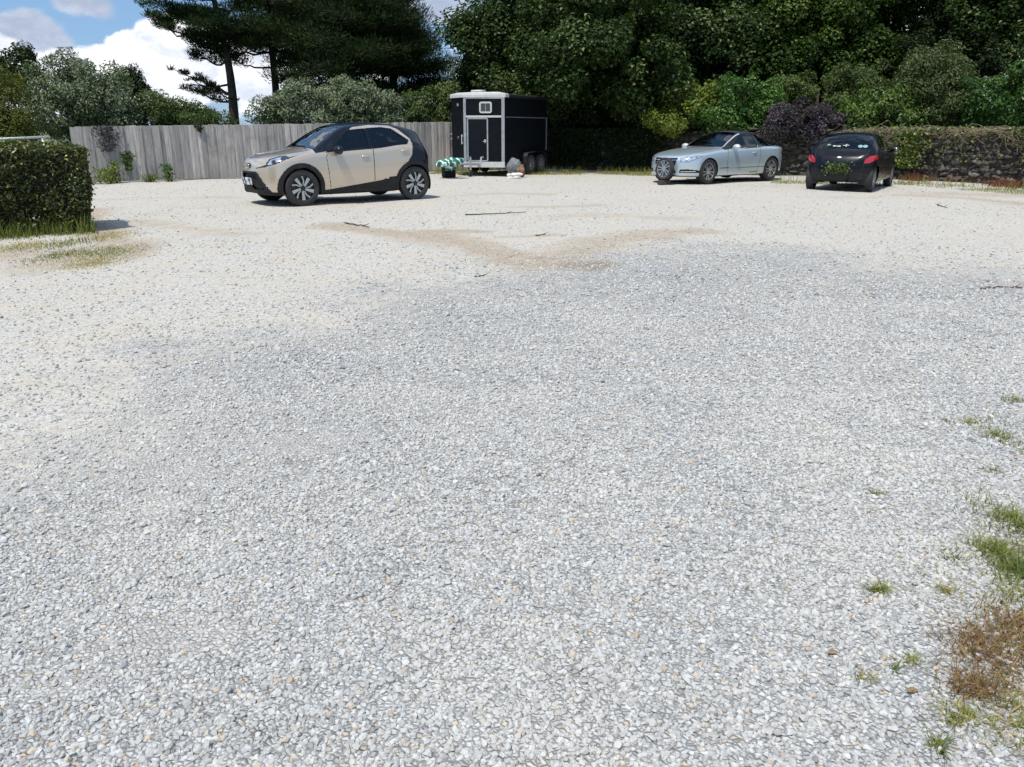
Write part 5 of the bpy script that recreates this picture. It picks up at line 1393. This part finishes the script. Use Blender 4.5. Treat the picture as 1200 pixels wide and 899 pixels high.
fB, rB = gp(829.5, 215.6), gp(899, 212.3); posB = (fB+rB)/2-nB*.80
carB, GB, dB = car('parked_car', 'silver convertible car with raised black fabric roof', posB, hB, spB)
def finish_b():
    X0 = spB['x0']
    for sg in (1, -1):
        handle(dB[('door_front', sg)], X0-2.78, sg*body_y(GB, 2.78, .80), .80, SILVERP, sg)
        mirror(carB, X0-1.88, sg*(body_y(GB, 1.88, .93)-.02), .965, M('mirror_silver', (.66, .69, .70), .3, .5, .5, .8), sg, (.09, .125, .075))
    t = np.linspace(0, 2*PI, 29); c = np.array([X0+.012, 0, .595]); mb = MB()
    mb.tube(np.c_[0*t, .085*np.cos(t), .085*np.sin(t)]+c, .007, 6, cap=False)
    for k in range(3):
        a = PI/2+k*2*PI/3; mb.tube([c, c+np.array([0, .08*math.cos(a), .08*math.sin(a)])], [.013, .004], 5)
    autosmooth(mb.build('star_badge', CHROME, carB))
    mb = MB(); mb.tube([(X0-1.48, -.5, .968), (X0-1.56, .15, 1.0)], .008, 6); mb.build('wiper', BLACKP, carB)
    mb = MB(); mb.tube([(X0-1.56, .66, .965), (X0-1.62, .648, 1.0)], .01, 6); mb.build('pillar_foot', BLACKP, carB)
finish_b()
# loose wheel leaning against the silver car's nose
def spare():
    o = wheel(None, 0, 0, .295, .13, .23, 'double5', 'spare_wheel', 1)
    p = posB+hB*(spB['x0']+.13)+nB*.16
    o.location = (p[0], p[1], .42)
    b = unit(np.array([hB[0], hB[1], .10])); z_ = np.array([0, 0, 1.]); x_ = unit(np.cross(b, z_)); z2 = np.cross(x_, b)
    o.rotation_euler = Matrix(np.c_[x_, b, z2].tolist()).to_euler()
    tag(o, 'spare alloy wheel with tyre propped upright against the nose of the silver convertible', 'wheel')
    mb = MB(); mb.box((0, 0, .06), (.16, .10, .058), Rz(.4), bev=.01)
    q = mb.build('timber_block', M('block_timber', (.05, .042, .035), .9, var=.3), None, loc=(p[0], p[1], 0)); tag(q, 'dark wooden block under the spare wheel in front of the silver convertible', 'block')
spare()

# ---- small dark hatchback, seen from behind
NAVY = paint('dark_navy_paint', (.003, .004, .008), .25, 0., .28, (.02, .02, .02), .22)
def cls_c(G, keys):
    s, y, z, seg, fn = (G[k] for k in ('s', 'y', 'z', 'seg', 'fn')); ay = np.abs(y)
    win1 = inpoly(s, z, [(1.25, .94), (1.62, 1.24), (2.18, 1.275), (2.18, .98)]) & (ay > .4) & (seg > 2.9) & (seg < 4.6)
    win2 = inpoly(s, z, [(2.25, .985), (2.25, 1.275), (2.65, 1.245), (2.93, 1.10), (2.86, 1.02)]) & (ay > .4) & (seg > 2.9) & (seg < 4.6)
    keys[win1] = 'window_front'; keys[win2] = 'window_rear'
    keys[(seg > 4.22) & (s > 1.02) & (s < 1.58) & (z > 1.03)] = 'windscreen'
    rear = (fn[:, 0] < -.12) & (s > 2.85)
    keys[rear & (z > 1.0) & (z < 1.30) & (ay < np.interp(z, [1.0, 1.1, 1.30], [.64, .62, .50])) & (seg > 3.7)] = 'rear_window'
    keys[inpoly(ay, z, [(.555, .68), (.66, .675), (.84, .785), (.84, .87), (.66, .835), (.575, .755)]) & (s > 3.1) & (fn[:, 0] < -.02)] = 'tail'
    d1 = [(1.22, .90), (1.24, .34), (2.15, .30), (2.30, .45), (2.36, .97), (1.3, .93)]
    m = inpoly(s, z, d1) & (ay > .5) & (seg < 3.25) & (keys == 'body'); keys[m] = 'door_front'
    d = edgedist(s, z, d1); keys[(d < .007) & (ay > .5) & (seg < 3.25) & np.isin(keys, ['body', 'door_front'])] = 'gap'
    keys[rear & (edgedist(ay, z, [(-.1, .40), (.50, .40), (.56, .62), (.62, 1.0)], False) < .007) & (keys == 'body')] = 'gap'
    keys[(z < .45) & ((s > 3.0) | (s < .6)) & (keys == 'body') & (seg < 3)] = 'bumper'
    keys[inpoly(ay, z, [(-.1, .585), (.27, .585), (.27, .455), (-.1, .455)]) & rear & (keys == 'body')] = 'recess'
    keys[inpoly(ay+.8*s, z, [(.6, .55), (.9, .55), (1.1, .72), (.7, .72)]) & (s < .6)] = 'headlight'
spC = dict(L=3.62, x0=(.65+3.10)/2, wf=.65, wr=3.10, r=.285, rr=.19, ra=.33, wid=.17, style='multi', tuck=.03,
    zt=[(0, .66), (.12, .74), (.4, .85), (.8, .955), (1.0, 1.01), (1.3, 1.20), (1.6, 1.33), (1.85, 1.375), (2.3, 1.385), (2.7, 1.365), (2.98, 1.31), (3.14, 1.22), (3.30, 1.04), (3.40, .92), (3.52, .82), (3.62, .72)],
    zb=[(0, .22), (.5, .19), (2.8, .19), (3.3, .23), (3.62, .27)],
    zs=[(0, .58), (.4, .74), (.8, .86), (1.2, .905), (2.2, .955), (2.8, .985), (3.15, .95), (3.4, .83), (3.62, .66)],
    w=[(0, .70), (.4, .785), (.8, .815), (1.8, .825), (2.8, .825), (3.2, .815), (3.5, .76), (3.62, .70)],
    yr=[(0, .50), (.5, .60), (1.0, .66), (1.5, .56), (2.2, .59), (2.8, .60), (3.1, .61), (3.3, .63), (3.62, .58)],
    zr=[(0, .63), (.4, .83), (.8, .93), (1.0, .975), (1.3, 1.15), (1.6, 1.275), (2.0, 1.325), (2.6, 1.305), (2.95, 1.24), (3.14, 1.14), (3.3, .99), (3.45, .86), (3.62, .68)],
    nose=(.50, 2.1, .18, 2.2), tail=(.42, 2.2, .17, 2.2), zc=(.46, .50), sill=.95, sh=.965, rsh=.3, rrf=.3, mid=.52,
    classify=cls_c, sided=('door_front', 'window_front', 'window_rear', 'tail', 'headlight'),
    parts={'body': ('body', NAVY, 0, None), 'window_front': ('window', GLASS, -.008, None), 'window_rear': ('window', GLASS, -.008, None), 'windscreen': ('windscreen', GLASS, -.004, None), 'rear_window': ('rear_window', GLASS, -.004, None),
           'door_front': ('door', NAVY, 0, None), 'gap': ('panel_joint', GAP, -.004, None), 'bumper': ('bumper', BLACKP, .004, None), 'recess': ('plate_recess', GAP, -.012, None), 'tail': ('tail_light', REDLAMP, .003, None), 'headlight': ('headlight', LENS, .002, None)},
    cab=(1.08, 3.05, .97), seat=.72)
hC = unit(np.array([.55, .835])); nC = np.array([-hC[1], hC[0]])
rC = gp(1021, 224.6); posC = rC+hC*1.225+nC*.74
carC, GC, dC = car('parked_car', 'small dark navy hatchback seen from behind with red tail lights', posC, hC, spC)
def finish_c():
    X0 = spC['x0']
    for sg in (1, -1):
        handle(dC[('door_front', sg)], X0-2.2, sg*body_y(GC, 2.2, .80), .80, NAVY, sg)
        mirror(carC, X0-1.38, sg*(body_y(GC, 1.38, .93)-.01), .965, NAVY, sg, (.08, .11, .07))
    def rear_at(y, z):
        k = (GC['fn'][:, 0] < -.1) & (GC['s'] > 2.8); d = (GC['y']-y)**2+(GC['z']-z)**2; i = np.argmin(np.where(k, d, 9)); return np.array([X0-GC['s'][i], GC['y'][i], GC['z'][i]]), GC['fn'][i]
    def frame(n):
        u = unit(np.cross([0, 0, 1.], n)); return np.c_[u, np.cross(n, u), n]
    p, n = rear_at(0, .80); mb = MB(); mb.lathe([(.0005, .012), (.8, .012), (1., 0.), (1., -.01)], axis=2, n=22); v = mb.V[0]; v[:, 0] *= .055; v[:, 1] *= .024; mb.V[0] = v @ frame(n).T+p
    autosmooth(mb.build('oval_badge', M('badge_white', (.75, .78, .82), .25, .5), carC))
    p, n = rear_at(0, .52); plate(carC, p+n*.012, .26, .055, frame(n)[:, [2, 0, 1]], blotch_plate('mottled_plate', (.02, .03, .015), (.11, .14, .05), .5, 14))
    # stickers on the rear window (car's left is the photo's left)
    rw = [k for k in carC.children if k.name.startswith('rear_window')][0]
    def decal(y, z, polys, mat, nm='window_sticker'):
        p, n = rear_at(y, z); Fm = frame(n)
        if (Fm[:, 0] @ np.array([0, -1, 0])) < 0: Fm = np.c_[-Fm[:, 0], -Fm[:, 1]*-1, Fm[:, 2]]
        mb = MB()
        for q in polys: mb.prism(q, .004, .006, Fm, p)
        mb.build(nm, mat, rw)
    blu = M('pale_blue_sticker', (.16, .32, .35), .6); grn = M('green_sticker', (.12, .30, .18), .5)
    decal(.14, 1.06, [[(-.09, -.012), (.09, -.02), (.09, .012), (-.09, .02)]], WHITEP)
    decal(-.06, 1.075, [[(-.07, -.012), (.07, -.006), (.07, .010), (-.07, .006)], [(-.012, -.04), (.014, -.04), (.018, .035), (-.008, .035)]], WHITEP)
    t = np.linspace(0, 2*PI, 16, endpoint=False)
    decal(-.44, 1.06, [np.c_[.055*np.cos(t)-.055, .042*np.sin(t)], np.c_[.055*np.cos(t)+.055, .042*np.sin(t)]], blu)
    decal(.34, 1.08, [[(-.04, -.025), (.04, -.01), (.03, .028), (-.045, .02)]], grn)
    mb = MB(); mb.tube([(X0-3.50, -.25, .30), (X0-3.66, -.25, .285)], .025, 10, cap=False); autosmooth(mb.build('exhaust_pipe', CHROME, carC))
    mb = MB(); mb.tube([(X0-3.20, 0, 1.15), (X0-3.315, .2, 1.03)], .008, 6); mb.build('rear_wiper', BLACKP, carC)
finish_c()
def sprig():
    r = np.random.default_rng(9); n = 300; X0 = spC['x0']
    P = np.c_[-.06*r.random(n), r.normal(size=n)*.13, r.normal(size=n)*.065]
    o = posC-hC*(spC['L']-X0+.015); V, Fc = leaf_cards(P, unit(np.array([-1., 0, .5])+rdir(r, n)*.6), .07, .04, r, .1)
    mb = MB(); mb.tube(bent([-.01, -.2, -.03], [-.03, .2, .0], r, 6, .02, .06), .005, 5)
    root = thing('leafy_sprig', 'leafy green sprig covering the number plate of the dark hatchback', 'foliage', (o[0], o[1], .56), math.atan2(hC[1], hC[0]))
    mb.build('twig', STEM, root); mesh('leaves', V, Fc, OLIVE, root, False, None, {'rnd': np.repeat(np.clip(.45+.25*r.normal(size=n), 0, 1), 4)})
sprig()
# ------------------------------------------------------------------ horse trailer
def trailer():
    BLK = M('trailer_panel', (.003, .0045, .007), .6, 0., .12, 0., var=.25, vscale=3, dirt=((.012, .016, .014), 4, .4))
    WHT = M('trailer_white', (.50, .50, .485), .45, var=.08, vscale=6, dirt=((.30, .31, .26), 5, .5))
    ALU = M('trailer_aluminium', (.42, .43, .44), .38, .55, var=.2, vscale=9, dirt=((.22, .21, .19), 6, .4))
    STEEL = M('galvanised_steel', (.40, .41, .42), .5, .6, var=.3, vscale=14)
    C1 = np.array([wp(591, 200, 26.4)[0], 26.4]); dS = unit(np.array([.47, .88])); dW = np.array([-dS[1], dS[0]])
    ang = math.atan2(dS[1], dS[0])
    root = thing('horse_trailer', 'black and white horse trailer parked at the end of the fence', 'trailer', (C1[0], C1[1], 0), ang)
    # local: x to the rear along the near side, y across to the far side, z up
    W, Lg, z0, z1 = 1.95, 3.05, .43, 2.40
    plan = [(0, 0), (-.42, .62 if False else 1.22), (.02, W), (Lg, W), (Lg, 0)]
    n = len(plan)
    def wall_pts(ins=0.): return np.array(plan, float)
    P = wall_pts(); mb = MB()
    V = np.concatenate([np.c_[P, np.full(n, z0)], np.c_[P, np.full(n, z1)]])
    mb.add(V, [(i, (i+1) % n, n+(i+1) % n, n+i) for i in range(n)]+[tuple(range(n))[::-1], tuple(range(n, 2*n))])
    mb.build('body', BLK, root)
    # roof: crowned cap, white over the front, rear part coloured dark to stand for shade
    def inflate(P, d):
        c = P.mean(0); q = P-c; return c+q*(1+d/np.linalg.norm(q, axis=1)[:, None])
    Po, Pi, Pt = inflate(P, .05), inflate(P, .05), inflate(P, -.22)
    fr = [0, 1, 2]
    def cap(name, pts, mat, zlo, zhi, zt):
        A, B, Cc = inflate(pts, .05), inflate(pts, .035), inflate(pts, -.25); m = len(pts)
        V = np.concatenate([np.c_[A, np.full(m, zlo)], np.c_[A, np.full(m, zhi)], np.c_[B, np.full(m, zhi+.04)], np.c_[Cc, np.full(m, zt)]])
        Fs = [(k*m+i, k*m+(i+1) % m, (k+1)*m+(i+1) % m, (k+1)*m+i) for k in range(3) for i in range(m)]+[tuple(range(m))[::-1], tuple(range(3*m, 4*m))]
        mb = MB(); mb.add(V, Fs); return mb.build(name, mat, root)
    fpl = np.array([(0, 0), (-.42, 1.22), (.02, W), (.22, W), (.22, 0)], float); rpl = np.array([(.33, 0), (.33, W), (Lg, W), (Lg, 0)], float)
    cap('front_roof', fpl, WHT, z1-.01, z1+.06, z1+.15)
    cap('rear_roof', rpl, M('shaded_roof', (.015, .016, .018), .7, 0., .2, var=.2), z1-.02, z1+.03, z1+.11)
    mb = MB(); mb.box((.05, .95, z1+.18), (.17, .19, .035), None, bev=.025); autosmooth(mb.build('roof_vent', WHT, root))
    # strips along the facets: helper works on the facet a->b
    def facet(a, b):
        a, b = np.array(a, float), np.array(b, float); d = b-a; Lf = np.linalg.norm(d); d /= Lf; nn = np.array([d[1], -d[0]])
        c = P.mean(0)
        if nn @ (a-c) < 0: nn = -nn
        return a, d, nn, Lf
    def fbox(mb, F_, u0, u1, za, zb, t0, t1, bev=.004):
        a, d, nn, Lf = F_; c = a+d*(u0+u1)/2+nn*(t0+t1)/2
        mb.box((c[0], c[1], (za+zb)/2), ((u1-u0)/2, (t1-t0)/2, (zb-za)/2), np.c_[[*d, 0], [*nn, 0], [0, 0, 1.]], bev=bev)
    FR = facet(plan[0], plan[1]); Lf = FR[3]        # lit front panel; u from the near corner leftwards
    FL = facet(plan[1], plan[2]); SD = facet(plan[0], plan[4])
    mb = MB(); fbox(mb, FR, -.015, .085, z0-.12, z1, -.02, .022); mb.build('corner_post', ALU, root); mb = MB()
    fbox(mb, FR, Lf-.075, Lf+.01, z0, z1, -.02, .020)                      # post at the ridge
    mb.build('corner_post', ALU, root)
    mb = MB(); fbox(mb, FR, .085, Lf-.075, 1.79, 1.85, -.01, .016); mb.build('waist_strip', WHT, root)
    mb = MB(); fbox(mb, FR, -.02, Lf+.02, z0-.15, z0+.02, -.03, .026); mb.build('front_sill', WHT, root)
    mb = MB(); fbox(mb, FR, 0, Lf, z1-.05, z1, -.01, .012); mb.build('top_strip', WHT, root)
    # groom's door
    dr0, dr1 = Lf-.08-.70, Lf-.10
    mb = MB(); fbox(mb, FR, dr0+.045, dr1-.045, z0+.075, 1.74, .0, .024, .01); door = mb.build('door', M('trailer_door', (.004, .006, .009), .55, 0., .16, 0., var=.2, vscale=4), root)
    def ring(mb, F_, u0, u1, za, zb, w, t0, t1, rad=.07):
        """rounded rectangular frame"""
        a, d, nn, _ = F_; N = 8; out, inn = [], []
        for (cu, cz, a0) in ((u1-rad, zb-rad, 0), (u0+rad, zb-rad, PI/2), (u0+rad, za+rad, PI), (u1-rad, za+rad, 1.5*PI)):
            for k in range(N+1):
                t = a0+PI/2*k/N; out.append((cu+rad*math.cos(t), cz+rad*math.sin(t))); inn.append((cu+max(rad-w, .005)*math.cos(t), cz+max(rad-w, .005)*math.sin(t)))
        out, inn = np.array(out), np.array(inn); m = len(out)
        def W3(q, t): return np.c_[(a+np.outer(q[:, 0], d)+nn*t), q[:, 1]]
        V = np.concatenate([W3(out, t0), W3(out, t1), W3(inn, t1), W3(inn, t0)])
        mb.add(V, [(k*m+i, k*m+(i+1) % m, (k+1)*m+(i+1) % m, (k+1)*m+i) for k in range(3) for i in range(m)])
    mb = MB(); ring(mb, FR, dr0, dr1, z0+.03, 1.785, .042, -.005, .030, .06); autosmooth(mb.build('door_frame', ALU, door))
    mb = MB(); fbox(mb, FR, dr0+.06, dr0+.13, 1.02, 1.13, .024, .05, .012); fbox(mb, FR, dr0+.05, dr0+.16, 1.06, 1.085, .045, .065, .008); mb.build('handle', STEEL, door)
    wu0, wu1 = Lf*.30, Lf*.30+.40
    mb = MB(); fbox(mb, FR, wu0+.03, wu1-.03, 1.95, 2.23, .0, .016, .004); win = mb.build('window', M('trailer_window', (.03, .034, .036), .08, 0., .6, 1.), root)
    mb = MB(); ring(mb, FR, wu0, wu1, 1.92, 2.26, .05, -.005, .030, .07); autosmooth(mb.build('window_frame', WHT, win))
    mb = MB(); fbox(mb, FR, (wu0+wu1)/2-.008, (wu0+wu1)/2+.008, 1.96, 2.22, .016, .022, .002); mb.build('window_bar', STEEL, win)
    mb = MB(); fbox(mb, FL, .08, .11, .98, 1.28, .02, .05, .01); fbox(mb, FL, .08, .11, 1.0, 1.04, -.01, .03, .004); fbox(mb, FL, .08, .11, 1.22, 1.26, -.01, .03, .004); mb.build('grab_handle', WHT, root)
    mb = MB(); fbox(mb, FL, .34, .46, 2.14, 2.22, -.005, .006, .002); mb.build('maker_badge', STEEL, root)
    mb = MB(); a, d, nn, _ = FL; c = a+d*.38; mb.ball((*(c+nn*.0), 1.18), (.05, .05, .05), 12, 8); autosmooth(mb.build('reflector', M('dull_red_reflector', (.10, .05, .05), .4), root), 60)
    for zz in (1.12, 1.26):
        mb = MB(); fbox(mb, FL, FL[3]-.02, FL[3]+.05, zz, zz+.05, -.02, .03, .008); mb.build('hinge', STEEL, root)
    # near side: rail and rear post carry the shade in a darker grey
    mb = MB(); fbox(mb, SD, .085, Lg, 1.79, 1.82, -.01, .018); mb.build('side_rail', M('shaded_rail', (.16, .165, .17), .6, .3, var=.3), root)
    mb = MB(); fbox(mb, SD, Lg-.06, Lg+.01, .75, 1.82, -.02, .020); mb.build('rear_post', M('shaded_rail', (.16, .165, .17), .6, .3), root)
    mb = MB(); fbox(mb, SD, 0, Lg, z0-.10, z0, -.03, .02); mb.build('side_sill', M('trailer_chassis', (.05, .05, .05), .6, .3), root)
    LAMP = M('amber_marker', (.35, .14, .03), .3, 0., .5, .6)
    for uu in (.55, 1.9):
        mb = MB(); fbox(mb, SD, uu, uu+.10, z0-.07, z0-.03, .018, .04, .006); mb.build('marker_lamp', LAMP, root)
    for sx in (1.55, 2.30):
        for yy, sg in ((-.10, -1), (W+.10, 1)):
            o = wheel(root, sx, yy, .32, .17, .20, 'multi', side=sg)
    for yy in (-.10, W+.10):
        mb = MB(); t = np.linspace(0, PI, 17)
        prof = [(1.17, .36), (1.19, .60), (1.28, .70), (1.92, .73), (2.57, .70), (2.66, .60), (2.68, .36)]
        m = len(prof); V = np.concatenate([[(x, yy-.11, z) for x, z in prof], [(x, yy+.11, z) for x, z in prof]])
        mb.add(V, [(i, i+1, m+i+1, m+i) for i in range(m-1)]); mg = mb.build('mudguard', BLACKP, root)
        sm = mg.modifiers.new('thick', 'SOLIDIFY'); sm.thickness = .012
    # chassis, drawbar, jockey wheel
    mb = MB()
    for yy in (.35, W-.35): mb.box((Lg/2-.1, yy, z0-.08), (Lg/2, .035, .06), None, bev=.006)
    for xx in (.4, 1.55, 2.3, Lg-.2): mb.box((xx, W/2, z0-.11), (.03, W/2-.05, .045), None, bev=.006)
    mb.build('chassis', STEEL, root)
    hx, hy = -1.55, 1.15
    mb = MB(); mb.tube([(.3, .5, .36), (hx+.25, hy, .42)], .038, 8); mb.tube([(.3, W-.4, .36), (hx+.25, hy, .42)], .038, 8); mb.tube([(hx+.35, hy, .42), (hx, hy, .44)], .045, 10); mb.ball((hx-.03, hy, .42), (.07, .05, .05), 10, 8)
    autosmooth(mb.build('drawbar', STEEL, root))
    mb = MB(); mb.tube([(-.75, .8, .62), (-.75, .8, .2)], .03, 8); o = mb.build('jockey_stand', STEEL, root)
    mb = MB(); mb.lathe([(.0005, -.03), (.1, -.03), (.11, -.02), (.11, .02), (.1, .03), (.0005, .03)], (-.75, .8, .11), 1, 24); autosmooth(mb.build('jockey_wheel', RUBBER, o))
    mb = MB(); mb.tube([(-.45, .52, .60), (-.68, .45, .60), (-.74, .45, .36)], .03, 8); mb.build('step_bracket', STEEL, root)
    toW = lambda x, y: C1+dS*x+dW*y
    return toW
TW = trailer()
def crumple(name, label, cat, c, r3, mat, seed, amp=.22, flatb=True):
    r = np.random.default_rng(seed); mb = MB(); mb.ball((0, 0, 0), 1., 30, 20); v = mb.V[0]
    ph = r.random((6, 4))*6
    f = sum(np.sin(v @ (r.normal(size=3)*(2+1.7*i))+ph[i, 0])/(1+.5*i) for i in range(6)); v *= (1+amp*f/1.6)[:, None]
    v += r.normal(size=v.shape)*.03; v *= np.array(r3)
    if flatb: v[:, 2] = np.maximum(v[:, 2], -r3[2]*.85)
    o = mb.build(name, mat, None, False, loc=c); autosmooth(o, 28); return tag(o, label, cat)
def bits():
    t = NT('striped_tarp'); vec = t.obj()
    w = t.n('ShaderNodeTexWave', Vector=vec, Scale=2.6, Distortion=9., Detail=2.); w.bands_direction = 'DIAGONAL'
    c = t.ramp(w.outputs['Fac'], [(.30, (.015, .16, .115)), (.5, (.03, .26, .19)), (.74, (.07, .32, .25)), (.82, (.75, .82, .80))]); t.bsdf(Base__Color=c, Roughness=.6)
    g = wp(525.5, 187, 25.3); zt = g[2]
    crumple('tarpaulin_bundle', 'crumpled green and white tarpaulin bundle over the trailer hitch', 'tarpaulin', (g[0]+.02, g[1]-.12, .43), (.30, .23, .22), t.m, 3, .42)
    p = wp(525, 198, 25.4); mb = MB(); mb.box((0, 0, .14), (.19, .14, .135), Rz(.5), bev=.03); mb.box((0, 0, .29), (.20, .15, .02), Rz(.5), bev=.012)
    o = mb.build('storage_box', M('box_black', (.005, .005, .006), .6, 0., .2), None, loc=(p[0], p[1]+.25, float(gh(p[0], p[1])))); tag(o, 'black lidded box under the green tarpaulin bundle', 'box')
    q = wp(600, 193, 25.9)
    crumple('grey_sack', 'grey stuffed sack slumped against the side of the horse trailer', 'sack', (q[0]+.08, q[1]+.35, .25), (.23, .22, .29), M('sack_grey', (.15, .165, .175), .7, var=.35, vscale=9), 5, .14)
    q = wp(610, 197, 25.9)
    crumple('cardboard_wrap', 'crumpled brown and orange packaging beside the grey sack', 'packaging', (q[0]+.0, q[1]+.25, .15), (.14, .12, .19), M('wrap_brown', (.22, .12, .07), .7, var=.5, vscale=12), 6, .3)
    q = wp(603, 201, 25.6)
    crumple('white_bag', 'small white plastic bag lying in front of the grey sack', 'bag', (q[0], q[1], .07), (.22, .10, .085), M('bag_white', (.78, .72, .68), .5, var=.1), 7, .3)
    # sticks, twigs and leaves on the gravel
    TW_ = M('twig_bark', (.16, .10, .065), .9, var=.35, vscale=20); TD = M('dark_twig', (.045, .038, .032), .9, var=.3, vscale=20)
    def stick(label, pts, rad, mat, seed):
        rad *= .7; r = np.random.default_rng(seed); w = np.array([[*gp(*p), 0] for p in pts]); o = w[0].copy(); w -= o
        t = np.linspace(0, 1, 14); q = np.stack([np.interp(t, np.linspace(0, 1, len(w)), w[:, i]) for i in range(3)], 1); q[:, :2] += r.normal(size=(14, 2))*.008
        q[:, 2] = gh(q[:, 0]+o[0], q[:, 1]+o[1])+rad*.8+np.abs(r.normal(size=14))*.006
        mb = MB(); mb.tube(q, np.linspace(rad, rad*.5, 14), 6); k = 9; mb.tube([q[k], q[k]+np.array([.10, .06, .03])], [rad*.6, rad*.2], 5)
        ob = mb.build('fallen_stick', mat, None, True, loc=o); tag(ob, label, 'stick', 'sticks lying on the gravel')
    stick('reddish brown stick lying on the grey gravel at the right edge', [(1149, 339), (1175, 337), (1215, 338)], .013, TW_, 1)
    stick('long thin dark stick on the pale gravel in front of the horse trailer', [(545, 253), (580, 251), (615, 249.5)], .016, TD, 2)
    stick('short dark stick on the pale gravel below the rear of the beige car', [(404, 262.5), (420, 265), (432, 267)], .017, TD, 3)
    stick('small grey twig on the pale gravel in front of the dark hatchback', [(1098, 240.5), (1110, 244)], .014, TD, 4)
    stick('faint thin twig at the brown dirt patch in the middle of the yard', [(628, 277), (640, 275.5)], .011, TD, 5)
    stick('short twig lying at the edge of the grey gravel below the dirt patch', [(558, 326), (569, 324)], .009, TD, 6)
    LF = M('dead_leaf', (.30, .19, .085), .8, var=.35, vscale=30)
    def dead(label, px, py, a, s):
        c = gp(px, py); z = float(gh(*c)); n = 7; t = np.linspace(0, 1, n); w = .32*np.sin(t*PI)**.8*(1-.3*t)
        V = np.concatenate([np.c_[t-.5, w, .10*w+.12*np.sin(t*3)], np.c_[t-.5, 0*t, .12*np.sin(t*3)-.02], np.c_[t-.5, -w, .16*w+.12*np.sin(t*3)]])*s @ Rz(a).T
        Fs = [(k*n+i, k*n+i+1, (k+1)*n+i+1, (k+1)*n+i) for k in range(2) for i in range(n-1)]
        ob = mesh('dead_leaf', V, Fs, LF, None, True, loc=(c[0], c[1], z+.009)); sm = ob.modifiers.new('thick', 'SOLIDIFY'); sm.thickness = .0008
        tag(ob, label, 'leaf', 'fallen leaves on the gravel')
    dead('tan fallen leaf lying left of the loose yellowing tuft', 1069, 815, .2, .036)
    dead('orange brown fallen leaf in the gravel well left of the weeds', 976, 769, -.1, .036)
    dead('pale yellow fallen leaf on the grass patch at the hedge corner', 131, 291, .0, .10)
bits()
print('objects', len(bpy.data.objects))
